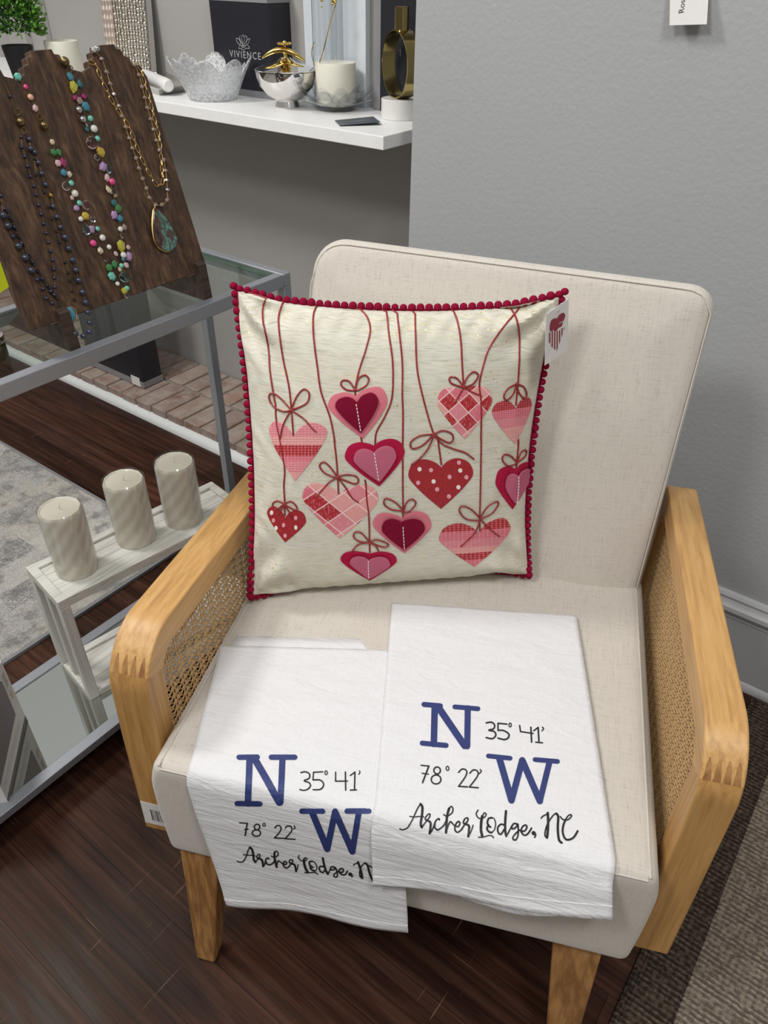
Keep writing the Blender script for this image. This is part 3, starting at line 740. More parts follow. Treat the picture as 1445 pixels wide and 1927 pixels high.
ss.append([cB((968,1345)),cB((966,1440)),cD((1133,40)),cD((1120,200)),cD((1112,305))])
for s_ in ss:
    g = G(); g.tube(cord(s_, n=7), .0013, 6); g.obj('hanging_cord', 'red_cord', pillow)
bows = [
 [cA, [(490,1120),(400,1020),(340,990),(318,1020),(350,1090),(430,1130),(490,1120)], [(490,1120),(530,1020),(585,960),(628,990),(615,1060),(550,1100),(490,1120)], [(490,1120),(430,1230),(405,1345)], [(490,1120),(590,1190),(650,1260),(685,1290)]],
 [cA, [(985,965),(940,900),(890,890),(875,925),(920,965),(985,970)], [(985,965),(1010,880),(1060,850),(1090,880),(1070,930),(1010,965),(985,968)]],
 [cC, [(848,320),(790,240),(740,200),(708,230),(740,280),(800,310),(848,320)], [(848,312),(920,298),(990,310),(1010,350),(980,370),(920,350),(848,320)], [(848,320),(780,360),(685,470)], [(848,320),(910,400),(960,480),(1010,515)]],
 [cC, [(438,525),(380,503),(345,530),(370,570),(438,525)], [(438,520),(490,508),(532,550),(520,575),(438,530)], [(438,530),(400,590),(375,610)], [(438,530),(480,600),(500,640)]],
 [cC, [(1357,575),(1290,510),(1220,483),(1210,530),(1270,570),(1357,580)]], [cD, [(90,690),(120,600),(170,570),(203,610),(150,675),(90,690)]],
 [cC, [(1098,825),(1030,750),(980,748),(975,790),(1030,820),(1098,825)], [(1098,820),(1150,803),(1230,830),(1240,850),(1200,860),(1098,825)], [(1098,825),(1010,840),(960,892)], [(1098,825),(1140,850),(1165,892)]],
 [cB, [(545,940),(490,870),(437,868),(450,912),(545,945)], [(545,940),(570,870),(620,823),(658,850),(620,915),(545,945)], [(545,945),(490,1040),(465,1062)], [(545,945),(610,980),(685,1010)]],
 [cB, [(955,915),(890,950),(855,1010),(880,1042),(930,990),(955,915)], [(955,915),(1010,940),(1030,1000),(1010,1028),(970,980),(955,915)]],
 [cB, [(315,1305),(200,1320),(135,1370),(150,1418),(230,1390),(315,1305)], [(315,1305),(380,1278),(450,1300),(462,1350),(420,1370),(315,1310)]],
 [cD, [(365,0),(310,120),(230,210),(160,260)], [(375,0),(450,75),(560,120),(650,150),(730,210)]],
 [cD, [(1120,240),(1060,180),(1000,168),(985,220),(1040,270),(1120,245)], [(1120,235),(1150,150),(1195,128),(1190,180),(1120,240)]],
 [cD, [(785,745),(700,660),(620,633),(598,680),(660,750),(785,765)], [(785,740),(850,640),(930,593),(947,620),(890,700),(785,750)], [(785,750),(740,870),(610,1000)], [(785,750),(870,840),(962,908)]]]
for bw in bows:
    g = G()
    for l in bw[1:]: g.tube(cord([bw[0](p) for p in l], off=.0017, n=5), .00125, 6)
    g.ball(hitp(*bw[0](bw[1][0]), .0015), .0022, 2)
    g.obj('cord_bow', 'red_cord', pillow)
def heart_outline(C, TLb, L, TRb, R, T, n=7):
    def half(top, side):
        c1 = (C[0]*.62+top[0]*.38, C[1]*.34+top[1]*.66)
        cn = (side[0]*.72+top[0]*.28, side[1]*.28+top[1]*.72)
        lo = (side[0]*.80+T[0]*.20, side[1]*.70+T[1]*.30)
        lo2 = (side[0]*.42+T[0]*.58, side[1]*.34+T[1]*.66)
        return crom([C, c1, top, cn, side, lo, lo2, T], n)
    a = half(TLb, L); b_ = half(TRb, R)
    return a+b_[::-1][1:-1]
def patch(outline, off, thick, name, mat, parent, rings=7, base=.0002):
    n = len(outline); cx_ = sum(p[0] for p in outline)/n; cy_ = sum(p[1] for p in outline)/n
    xs = [p[0] for p in outline]; ys = [p[1] for p in outline]; x0, x1, y0, y1 = min(xs), max(xs), min(ys), max(ys)
    g = G(); uv = []
    def addp(x, y, o_): g.v.append(hitp(x, y, o_)); uv.append(((x-x0)/(x1-x0), (y1-y)/(x1-x0)))
    addp(cx_, cy_, off)
    for r_ in range(1, rings+1):
        k = r_/rings; dr_ = -thick*.25 if r_ == rings else 0
        for (x, y) in outline: addp(cx_+(x-cx_)*k, cy_+(y-cy_)*k, off+dr_)
    for (x, y) in outline: addp(cx_+(x-cx_)*1.002, cy_+(y-cy_)*1.002, off-thick+base)
    for i in range(n): g.f.append((0, 1+i, 1+(i+1) % n))
    for r_ in range(rings):
        b1, b2 = 1+r_*n, 1+(r_+1)*n
        for i in range(n): g.f.append((b1+i, b2+i, b2+(i+1) % n, b1+(i+1) % n))
    # uv v axis in 0..1
    hh = (y1-y0)/(x1-x0); uv = [(a, b_/hh) for a, b_ in uv]
    g.nonormal = False
    return g.obj(name, mat, parent, uv=uv)
def heart(name, pts, mat, off, thick, parent=None, label=None):
    o = patch(heart_outline(*pts), off, thick, name, mat, parent or pillow)
    if label: o['label'] = label
    return o
def cv(f, *pts): return [f(p) for p in pts]
def stitch(f, p0, p1, n, off, parent):
    g = G()
    for k in range(n):
        a, b_ = k/n, (k+.62)/n
        q = [f((p0[0]+(p1[0]-p0[0])*t, p0[1]+(p1[1]-p0[1])*t)) for t in (a, (a+b_)/2, b_)]
        g.tube([hitp(*x, off) for x in q], .00075, 5)
    g.obj('stitching', 'white_thread', parent)
def dots(f, lst, mat, parent, off=.0016, rx=19, ry=20):
    for (x, y) in lst:
        ol = [f((x+rx*math.cos(a), y+ry*math.sin(a))) for a in [i*PI/6 for i in range(12)]]
        patch(ol, off, .0006, 'dot', mat, parent, 2)
heart('striped_heart', cv(cA, (505,1330), (372,1210), (318,1290), (645,1220), (766,1300))+[cC((518,350))], 'striped_embroidery', .0012, .001, label='pink heart with a wide red band')
h2 = heart('felt_heart', cv(cA, (990,1010), (890,984), (774,1090), (1155,940), (1232,1060), (1045,1342)), 'pink_felt', .002, .0018, label='pink felt heart')
h2b = heart('inner_heart', cv(cA, (1000,1057), (920,1016), (835,1090), (1105,984), (1166,1060), (1030,1292)), 'dark_red_felt', .0062, .0018, h2, 'dark red felt heart'); stitch(cA, (996,1070), (1030,1285), 8, .0067, h2)
h3 = heart('felt_heart', cv(cC, (1130,75), (1010,50), (905,165), (1262,22), (1367,130), (1170,389)), 'red_felt', .0022, .0018, label='red felt heart')
heart('inner_heart', cv(cC, (1130,122), (1045,94), (975,180), (1230,70), (1302,150), (1172,348)), 'rose_felt', .0062, .0018, h3, 'rose pink felt heart'); stitch(cC, (1132,128), (1168,340), 8, .0067, h3)
heart('plaid_heart', cv(cB, (545,965), (430,945), (343,1065), (670,932), (766,1045), (555,1345)), 'plaid_embroidery', .0012, .001, label='plaid heart in red and pink squares')
heart('banded_heart', cv(cB, (950,1107), (870,1048), (766,1140), (1040,1022), (1072,1085), (945,1386)), 'banded_embroidery', .0012, .001, label='heart fading from red to pale pink')
h6 = heart('dotted_heart', cv(cD, (435,285), (270,213), (137,360), (580,203), (722,340), (432,660)), 'red_embroidery', .0012, .001, label='large red heart with white and pink dots')
dots(cD, [(237,300),(605,312),(364,411),(588,463)], 'white_thread', h6); dots(cD, [(341,308),(593,240),(508,370),(660,373),(224,423),(396,482),(503,546)], 'pink_thread', h6)
h7 = heart('felt_heart', cv(cD, (1112,302), (1018,278), (925,425), (1208,238), (1247,330), (1078,663)), 'red_felt', .002, .0018, label='red felt heart')
heart('inner_heart', cv(cD, (1117,357), (1062,333), (1000,440), (1192,293), (1223,355), (1095,610)), 'rose_felt', .0055, .0016, h7, 'rose pink felt heart'); stitch(cD, (1114,360), (1098,605), 9, .006, h7)
heart('plaid_heart', cv(cC, (860,455), (680,366), (575,475), (1050,380), (1163,492), (865,796)), 'plaid_embroidery_wide', .0012, .001, label='wide plaid heart in red and pink squares')
h9 = heart('dotted_heart', cv(cC, (440,637), (350,546), (303,605), (530,577), (602,665), (440,826)), 'red_embroidery', .0012, .001, label='small red dotted heart')
dots(cC, [(338,596),(371,715),(524,710)], 'white_thread', h9, rx=13, ry=18); dots(cC, [(352,655),(523,636),(429,692),(441,774)], 'pink_thread', h9, rx=13, ry=17)
h10 = heart('felt_heart', [cD((75,742)), cC((1205,598)), cC((1123,690)), cD((218,682)), cD((343,815)), cD((100,1060))], 'pink_felt', .002, .0018, label='pink felt heart')
heart('inner_heart', [cD((70,765)), cC((1258,632)), cC((1189,715)), cD((190,738)), cD((281,830)), cD((95,1017))], 'dark_red_felt', .006, .0018, h10, 'dark red felt heart'); stitch(cC, (1352,690), (1362,868), 7, .0066, h10)
h11 = heart('felt_heart', cv(cC, (1098,915), (962,896), (870,960), (1200,899), (1306,968), (1095,1119)), 'red_felt', .002, .0018, label='wide red felt heart')
heart('inner_heart', cv(cC, (1090,950), (1010,921), (942,972), (1180,925), (1254,988), (1090,1093)), 'rose_felt', .006, .0018, h11, 'rose pink felt heart'); stitch(cC, (1085,955), (1088,1090), 6, .0066, h11)
heart('banded_heart', cv(cD, (770,880), (590,793), (415,935), (980,746), (1058,850), (735,1185)), 'layered_embroidery', .0012, .001, label='wide heart banded in reds and pinks')
# hang tag
q = [ond(1028, 591.6, .44), ond(1025.3, 687.7, .44), ond(1069, 658.6, .475), ond(1070, 561.8, .475)]
nT = ((q[1]-q[0]).cross(q[3]-q[0])).normalized()
if nT.dot(CPOS-q[0]) < 0: nT = -nT
tg = pasted(pillow, 'hang_tag', 'card_white', q, -nT*.0006); tg['label'] = 'white paper hang tag printed with hearts'
def ontag(p, off=.0002): return on_plane(*cB(p), q[0], nT)+nT*off
def tagheart(pts, mat, off, name='printed_heart'):
    ol = heart_outline(*pts); g = G(); n = len(ol); g.v = [ontag(p, off) for p in ol]; cc = (sum(p[0] for p in ol)/n, sum(p[1] for p in ol)/n)
    g.v.append(ontag(cc, off)); g.f = [(n, i, (i+1) % n) for i in range(n)]; g.obj(name, mat, tg, smooth=False)
tagheart([(1272,408), (1245,410), (1213,490), (1318,366), (1336,400), (1275,592)], 'maroon_print', .0003)
tagheart([(1262,512), (1238,500), (1206,570), (1312,470), (1333,490), (1268,674)], 'card_white', .0005)
g = G()
for k in range(7):
    xx = 1213+k*19; t0 = 520-(14 if k in (1, 2, 5, 6) else 0)-k*4; b0 = [600, 632, 652, 668, 650, 600, 535][k]
    g.add([ontag((xx-5, t0), .0007), ontag((xx+5, t0-3), .0007), ontag((xx+5, b0), .0007), ontag((xx-5, b0-6), .0007)], [(0, 1, 2, 3)])
g.obj('printed_stripes', 'maroon_print', tg, smooth=False)
g = G()
for k, chx in enumerate('xoxo'):
    bx, by = 1285+k*9, 452-k*5
    if chx == 'x':
        g.tube([ontag((bx, by-9), .0006), ontag((bx+6, by)   , .0006)], .00014, 4); g.tube([ontag((bx+6, by-11), .0006), ontag((bx, by+2), .0006)], .00014, 4)
    else: g.tube([ontag((bx+3+3*math.cos(a), by-5+6*math.sin(a)), .0006) for a in [i*PI/4 for i in range(8)]], .00014, 4, closed=True)
g.obj('tag_lettering', 'card_white', tg, smooth=False)
g = G(); g.tube([ontag((1285, 345), .0008), ontag((1262, 335), .006), pil(.985, .93, 1)], .0005, 4); g.obj('tag_loop', 'white_thread', tg)

# ------------------------------------------------------------------ tea towels
RZ = .013
def towel(name, label, TLp, TRp, FLa, FRa, BLp, BRp, lift, seed, bend=.0, under=None):
    """TLp,TRp=(a,d) on the seat; FLa,FRa = a where the cloth crosses the front edge; BLp,BRp=(a,z) of the hem"""
    ctr = ch((FLa+FRa)/2, .1, HS)
    t = thing(name, label, 'tea towel', (ctr.x, ctr.y, HS), CYAW)
    def surf(u, v, ext=0.0, l2=0.0):
        ta, td = TLp[0]*(1-u)+TRp[0]*u, TLp[1]*(1-u)+TRp[1]*u
        fa = FLa*(1-u)+FRa*u; ba, bz = BLp[0]*(1-u)+BRp[0]*u, BLp[1]*(1-u)+BRp[1]*u
        L1 = td-RZ; L2 = RZ*PI/2; L3 = (HS-RZ)-bz
        s = v*(L1+L2+L3); zt = HS+lift+l2
        wr = (noise.noise(Vector((u*2.5, v*16, seed)))+.5*noise.noise(Vector((u*6, v*40, seed+5))))
        R_ = RZ+lift+l2
        if s < L1:
            k = s/L1; a = ta+(fa-ta)*k; d = td-s; n_ = .0009*wr+.0012*math.sin(k*PI)
            return ch(a, d, zt+abs(n_))
        if s < L1+L2:
            an = (s-L1)/RZ; a = fa
            return ch(a, RZ-R_*math.sin(an), HS-RZ+R_*math.cos(an)+.0)
        k = (s-L1-L2)/max(L3, 1e-6); a = fa+(ba-fa)*k
        out = .006*k*1.0+.0022*wr*k+.004*k*math.sin(u*7+seed)+.004*(1-math.cos(k*PI/2)) + .005
        return ch(a, -(lift+l2)-.006*math.sin(min(1, k*3)*PI/2)-out*k-.002, HS-RZ-k*L3)
    g = G(); g.grid(lambda u, v: surf(u, v), 44, 90)
    o = g.obj('towel_cloth', 'white_towel', t); mo = o.modifiers.new('solid', 'SOLIDIFY'); mo.thickness = .0009; mo.offset = 0
    bv = BVHTree.FromPolygons(g.v, g.f)
    # hem line near the bottom edge
    h = G(); h.tube([surf(i/40, .965, 0, .0006)+Vector((0, 0, 0)) for i in range(41)], .0006, 4); h.obj('hem', 'white_towel', t)
    return t, bv, surf
T2, BV2, surf2 = towel('tea_towel', 'white printed tea towel on the right, overlapping the other on the seat', (-.079, .358), (.207, .400), -.020, .262, (-.0125, .366), (.270, .420), .0052, 3.0)
T1, BV1, surf1 = towel('tea_towel', 'white printed tea towel on the left, partly under the other', (-.306, .209), (-.060, .262), -.262, .018, (-.228, .207), (.036, .262), .0026, 8.0)
# folded-under layer showing past the edges
g = G(); g.grid(lambda u, v: ch((-.292)*(1-u)+(-.055)*u, (.234)*(1-u)+(.286)*u-v*.06, HS+.0016), 10, 4); o = g.obj('under_fold', 'white_towel', T1); mo = o.modifiers.new('solid', 'SOLIDIFY'); mo.thickness = .001
g = G(); g.grid(lambda u, v: surf2(.14+.80*u, .90+.095*v+.018*math.sin(PI*u))+CD*.0022+Vector((0, 0, 0)), 20, 6); o = g.obj('under_fold', 'white_towel', T2); mo = o.modifiers.new('solid', 'SOLIDIFY'); mo.thickness = .001
cL = lambda p: (400+p[0]*.26298, 1380+p[1]*.26298)
cR = lambda p: (700+p[0]*.32526, 1280+p[1]*.32526)
def ink(bv, f, strokes, mat, parent, name, off=.0012):
    """strokes = [(points, width)] in crop units; laid on the cloth as a printed ribbon"""
    g = G()
    def P(x, y):
        d_ = ray(*f((x, y))).normalized(); h = bv.ray_cast(CPOS, d_)
        if h[0] is None: return None
        n_ = h[1] if h[1].dot(d_) < 0 else -h[1]
        return h[0]+n_*off
    for pts, wd in strokes:
        if len(pts) > 2: pts = crom(pts, 6)
        else:
            (xa, ya), (xb, yb) = pts; n = max(2, int(math.hypot(xb-xa, yb-ya)/(14 if wd > 6 else 4))); pts = [(xa+(xb-xa)*i/n, ya+(yb-ya)*i/n) for i in range(n+1)]
        L, R_ = [], []
        m_ = len(pts)
        for i, p in enumerate(pts):
            a_, b_ = pts[max(i-1, 0)], pts[min(i+1, m_-1)]
            tx, ty = b_[0]-a_[0], b_[1]-a_[1]; l = math.hypot(tx, ty) or 1; nx, ny = -ty/l*wd/2, tx/l*wd/2
            L.append((p[0]+nx, p[1]+ny)); R_.append((p[0]-nx, p[1]-ny))
        nd = 4 if wd > 20 else 1
        for i in range(m_-1):
            for k in range(nd):
                lp = lambda A, B, t: (A[0]+(B[0]-A[0])*t, A[1]+(B[1]-A[1])*t)
                q = [P(*lp(L[i], R_[i], k/nd)), P(*lp(L[i+1], R_[i+1], k/nd)), P(*lp(L[i+1], R_[i+1], (k+1)/nd)), P(*lp(L[i], R_[i], (k+1)/nd))]
                if all(x is not None for x in q): g.add(q, [(0, 1, 2, 3)])
        for e in (pts[0], pts[-1]):
            c_ = P(*e); ring = [P(e[0]+wd/2*math.cos(a), e[1]+wd/2*math.sin(a)) for a in [i*PI/6 for i in range(12)]]
            if c_ is not None and all(x is not None for x in ring): g.add([c_]+ring, [(0, 1+i, 1+(i+1) % 12) for i in range(12)])
    if g.f:
        g.nonormal = True; g.obj(name, mat, parent, smooth=False)
def ell(cx_, cy_, rx, ry): return [(cx_+rx*math.cos(a), cy_+ry*math.sin(a)) for a in [i*PI/6 for i in range(13)]]
# left towel
ink(BV1, cL, [([(190,175),(320,173)],38),([(265,178),(255,497)],46),([(178,497),(340,500)],38),([(300,185),(480,492)],50),([(500,178),(487,490)],44),([(420,174),(588,174)],38)], 'navy_print', T1, 'printed_letter')
ink(BV1, cL, [([(640,552),(788,554)],37),([(963,555),(1120,557)],37),([(715,562),(822,822)],46),([(822,822),(878,558)],44),([(878,558),(1002,840)],46),([(1002,840),(1046,570)],42)], 'navy_print', T1, 'printed_letter')
dL = [([(632,284),(665,279),(693,295),(690,325),(655,343),(690,356),(700,380),(680,403),(650,410),(625,404)],10),([(788,278),(722,282)],9),([(722,282),(718,335)],9),([(718,337),(765,337),(790,355),(792,382),(768,405),(720,406)],10),(ell(812,285,9,14),7),
 ([(880,280),(880,346)],9),([(880,346),(965,345)],9),([(950,280),(952,410)],10),([(985,305),(1018,280)],9),([(1018,280),(1015,408)],10),([(985,410),(1030,408)],9),([(1050,272),(1054,283),(1045,296)],8)]
dL2 = [([(195,635),(250,637)],8),([(250,637),(235,725)],10),([(230,684),(256,681)],8),(ell(320,665,20,20),9),(ell(315,708,30,23),9),(ell(370,650,9,11),6),([(448,672),(462,655),(487,660),(490,685),(470,715),(445,742)],9),([(445,742),(517,746)],9),([(522,672),(538,658),(562,662),(568,690),(545,722),(520,748)],9),([(520,748),(592,753)],9),([(585,657),(592,668),(583,680)],8)]
ink(BV1, cL, dL, 'black_print', T1, 'printed_numbers'); ink(BV1, cL, dL2, 'black_print', T1, 'printed_numbers')
# right towel
ink(BV2, cR, [([(300,143),(395,151)],29),([(362,152),(357,372)],37),([(290,367),(428,380)],29),([(382,158),(535,382)],40),([(553,165),(550,385)],35),([(478,157),(612,168)],27)], 'navy_print', T2, 'printed_letter')
ink(BV2, cR, [([(672,441),(798,454)],27),([(942,462),(1072,473)],27),([(735,452),(806,698)],38),([(806,698),(868,466)],37),([(868,466),(970,702)],38),([(970,702),(1024,482)],34)], 'navy_print', T2, 'printed_letter')
ink(BV2, cR, [([(660,250),(690,246),(708,262),(702,284),(674,292),(706,300),(715,322),(695,341),(660,335)],9),([(780,257),(728,252)],8),([(728,252),(728,292)],8),([(728,293),(760,294),(790,314),(787,336),(765,346),(728,338)],9),(ell(798,262,7,11),6),
 ([(853,265),(858,300)],8),([(858,300),(930,311)],8),([(918,275),(922,360)],9),([(935,295),(960,276)],8),([(960,276),(965,362)],9),([(946,361),(985,365)],8),([(985,275),(991,283),(982,296)],7)], 'black_print', T2, 'printed_numbers')
ink(BV2, cR, [([(283,495),(328,500)],7),([(328,500),(292,595)],9),([(290,541),(325,546)],7),(ell(376,525,19,20),8),(ell(370,577,28,26),8),(ell(436,513,8,12),6),([(500,536),(520,517),(545,525),(542,556),(500,617)],8),([(500,617),(552,620)],8),([(565,541),(585,522),(610,530),(608,560),(562,621)],8),([(562,621),(613,625)],8),([(625,520),(631,530),(620,543)],7)], 'black_print', T2, 'printed_numbers')
s1 = lambda p: (745+p[0]*.12457, 1500+p[1]*.12457)
s2 = lambda p: (890+p[0]*.14533, 1510+p[1]*.14533)
word1 = [([(60,470),(110,485),(180,450),(250,340),(320,190),(370,110)],20),([(370,112),(398,160),(392,280),(375,400),(392,452)],36),([(210,295),(280,305),(350,298),(420,305)],18),
 ([(392,452),(440,390),(470,360)],20),([(470,360),(440,330),(480,270),(512,264),(505,310),(462,355)],20),([(460,350),(520,385),(520,470),(510,540)],34),([(510,545),(560,470),(600,365),(645,330),(655,350)],24),([(590,385),(588,460),(640,490),(720,430),(760,360)],25),
 ([(720,272),(770,295),(840,250),(860,190),(835,147),(800,180)],20),([(800,180),(772,290),(762,420),(757,530)],36),([(757,530),(790,430),(820,378),(850,400),(885,435)],22),
 ([(885,435),(940,450),(965,400),(940,375),(900,420),(890,490),(930,530),(990,490),(1040,410)],24),([(1040,410),(1015,390),(1045,330),(1085,325),(1080,370),(1045,410)],22),([(1040,410),(1100,440),(1100,520),(1093,590)],34),([(1093,590),(1130,530),(1165,430)],18)]
word2 = [([(65,105),(40,150),(60,200),(100,215),(150,195),(168,160),(145,142),(118,185)],16),([(118,185),(105,260),(102,360),(118,432)],34),([(70,447),(120,450),(200,430),(245,435),(265,460)],16),
 ([(245,205),(200,215),(185,270),(200,310),(225,325)],24),([(200,300),(180,345),(205,385),(240,395)],26),([(225,205),(270,215),(290,280),(275,360),(235,397)],14),
 ([(405,300),(360,290),(320,330),(325,395),(360,415),(400,360)],22),([(425,118),(415,250),(415,370),(430,438)],30),([(430,438),(460,390),(500,310)],18),
 ([(580,290),(530,280),(500,320),(510,350),(550,330),(580,290)],22),([(580,290),(585,380),(575,450),(550,488),(515,475),(530,430),(600,365)],20),
 ([(600,365),(660,380),(695,330),(680,300),(640,320),(620,380),(660,430),(710,410),(755,340)],22),([(782,403),(784,405)],54),([(805,410),(808,435),(795,458)],20),
 ([(880,210),(910,180),(965,155)],18),([(965,142),(970,250),(965,380),(955,462)],32),([(955,465),(928,430),(945,330),(985,245),(1040,170),(1075,150)],18),([(1075,150),(1100,190),(1095,320),(1100,430),(1115,500),(1145,528)],30),
 ([(1128,190),(1160,225),(1220,232),(1270,190),(1265,165),(1230,180),(1195,230)],18),([(1195,230),(1165,310),(1160,400),(1190,475),(1235,490),(1300,460),(1352,378)],26)]
lettering = [([s1(p) for p in pts], wd*.12457) for pts, wd in word1]+[([s2(p) for p in pts], wd*.14533) for pts, wd in word2]
ink(BV2, lambda p: p, lettering, 'black_print', T2, 'printed_script')
# the other towel carries the same print: affine map between the two
src = [cR(p) for p in [(160,860),(288,720),(935,893),(655,908),(773,762),(1095,942)]]; dst = [cL(p) for p in [(178,934),(262,826),(990,985),(700,982),(797,875),(1160,1045)]]
M3 = Matrix([[sum(q[i]*q[j] for q in [(a, b_, 1) for a, b_ in src]) for j in range(3)] for i in range(3)]).inverted()
AFF = [list(M3 @ Vector([sum(d[k]*q[i] for d, q in zip(dst, [(a, b_, 1) for a, b_ in src])) for i in range(3)])) for k in (0, 1)]
aff = lambda p: (AFF[0][0]*p[0]+AFF[0][1]*p[1]+AFF[0][2], AFF[1][0]*p[0]+AFF[1][1]*p[1]+AFF[1][2])
ink(BV1, lambda p: p, [([aff(p) for p in pts], wd*.88) for pts, wd in lettering], 'black_print', T1, 'printed_script')

# ------------------------------------------------------------------ glass display table
TX, TY, TZ, XB, LZ, Y0 = -.963, 1.004, .826, -1.218, .080, -.75
t = thing('display_table', 'silver metal display table with glass top and mirrored lower shelf', 'table', ((TX+XB)/2, .1, 0))
def ring_frame(z1, h, wd, nm):
    g = G(); g.box((TX-wd, Y0, z1-h), (TX, TY-wd, z1)); g.obj(nm, 'silver_frame', t, bevel=.0012)
    g = G(); g.box((XB, Y0, z1-h), (XB+wd, TY-wd, z1)); g.obj(nm, 'silver_frame', t, bevel=.0012)
    g = G(); g.box((XB, TY-wd, z1-h), (TX, TY, z1)); g.obj(nm, 'silver_frame', t, bevel=.0012)
ring_frame(TZ, .024, .019, 'top_rail'); ring_frame(LZ, .018, .024, 'shelf_rail')
for (x, y) in ((TX-.019, TY-.019), (XB, TY-.019), (TX-.019, Y0), (XB, Y0)):
    G().box((x, y, 0), (x+.019, y+.019, TZ-.024)).obj('leg', 'silver_frame', t, bevel=.001)
go = G().box((XB+.019, Y0, TZ-.012), (TX-.019, TY-.019, TZ-.004)).obj('glass_top', 'shelf_glass', t, smooth=False)
g = G(); g.box((TX-.0200, Y0, TZ-.012), (TX-.0192, TY-.02, TZ-.004)); g.box((XB+.019, TY-.0205, TZ-.012), (TX-.019, TY-.0195, TZ-.004)); g.obj('glass_rim', 'green_edge', t, smooth=False)
G().box((XB+.024, Y0, LZ-.010), (TX-.024, TY-.024, LZ-.003)).obj('mirror_shelf', 'mirror', t, smooth=False)

# whitewashed candle riser
t = thing('wooden_riser', 'whitewashed open wooden riser holding three cream candles', 'riser', (-1.09, .65, LZ-.003), 0)
A0 = Vector((-1.190, .457, 0)); U = Vector((.988, -.150, 0)).normalized(); Vv = Vector((.150, .988, 0)).normalized()
RW, RL, RT, RB = .137, .425, .352, LZ-.0028
def rb(g, u0, u1, v0, v1, z0, z1):
    P = lambda u, v, z: A0+U*u+Vv*v+Vector((0, 0, z))
    g.hexa([P(u0, v0, z0), P(u1, v0, z0), P(u1, v1, z0), P(u0, v1, z0), P(u0, v0, z1), P(u1, v0, z1), P(u1, v1, z1), P(u0, v1, z1)]); return g
g = G(); rb(g, 0, .018, 0, RL, RT-.02, RT); rb(g, RW-.018, RW, 0, RL, RT-.02, RT); rb(g, .018, RW-.018, 0, .018, RT-.02, RT); rb(g, .018, RW-.018, RL-.018, RL, RT-.02, RT); g.obj('top_frame', 'whitewash', t, bevel=.0015)
for k in range(4): rb(G(), .018+k*.02525+.0005, .018+(k+1)*.02525-.0005, .018, RL-.018, RT-.016, RT-.006).obj('tray_slat', 'whitewash', t, smooth=False)
for (u0, v0) in ((0, 0), (RW-.020, 0), (0, RL-.02), (RW-.020, RL-.02)): rb(G(), u0, u0+.020, v0, v0+.02, RB, RT-.02).obj('post', 'whitewash_up', t, bevel=.0015)
g = G(); rb(g, 0, .018, .02, RL-.02, RB, RB+.016); rb(g, RW-.018, RW, .02, RL-.02, RB, RB+.016); rb(g, .02, RW-.02, 0, .018, RB, RB+.016); rb(g, .02, RW-.02, RL-.018, RL, RB, RB+.016); g.obj('bottom_frame', 'whitewash', t, bevel=.0015)
rb(G(), .018, RW-.018, .018, RL-.018, RB+.002, RB+.010).obj('bottom_board', 'whitewash', t, smooth=False)
g = G(); rb(g, .052, .066, .004, .014, RB+.016, RT-.02); g.obj('end_slat', 'whitewash_up', t, bevel=.001)
# three wrapped pillar candles
def swirl(c, r, h):
    g = G(); n = 48; uv = []; zs = [0, .004]+[.004+(h-.012)*i/8 for i in range(1, 9)]+[h-.004, h]
    rs = [r*.95, r]+[r]*8+[r*.985, r*.94]
    for z, q in zip(zs, rs):
        for k in range(n):
            a = 2*PI*k/n; s_ = 1+.012*math.cos(12*a)
            g.v.append(Vector(c)+Vector((q*s_*math.cos(a), q*s_*math.sin(a), z))); uv.append((k/n*3, z/h*2))
    for i in range(len(zs)-1):
        for k in range(n): g.f.append((i*n+k, i*n+(k+1) % n, (i+1)*n+(k+1) % n, (i+1)*n+k))
    g.f.append(tuple(range(n))[::-1])
    b_ = len(g.v); m_ = len(zs)-1
    for k in range(n): a = 2*PI*k/n; g.v.append(Vector(c)+Vector((r*.86*math.cos(a), r*.86*math.sin(a), h-.003))); uv.append((0, 0))
    for k in range(n): g.f.append((m_*n+k, m_*n+(k+1) % n, b_+(k+1) % n, b_+k))
    g.f.append(tuple(b_+k for k in range(n)))
    return g, uv
spots = [(-1.1150, .5200), (-1.1000, .6490), (-1.0720, .7500)]
clab = ['cream pillar candle nearest the end of the whitewashed riser, leftmost of its three', 'cream pillar candle in the middle of the three on the whitewashed riser', 'cream pillar candle at the far right of the three on the whitewashed riser']
for i, (x, y) in enumerate(spots):
    z = RT-.006; h = .145; r = .0385
    c = thing('pillar_candle', clab[i], 'candle', (x, y, z), 0, 'wrapped cream candles on the riser')
    g, uv = swirl((x, y, z), r, h); g.obj('wax', 'marbled_wax', c, uv=uv)
    G().tube([(x, y, z+h-.004), (x+.002, y+.001, z+h+.006), (x+.006, y+.003, z+h+.012)], .0008, 5).obj('wick', 'wick', c)
    G().lathe([(r+.0012, .003), (r+.0016, h*.3), (r+.0016, h+.001), (r-.001, h+.004)], (x, y, z), 40, lambda a, zz: 1+.006*math.sin(5*a+zz*60)).obj('plastic_wrap', 'plastic_wrap', c)

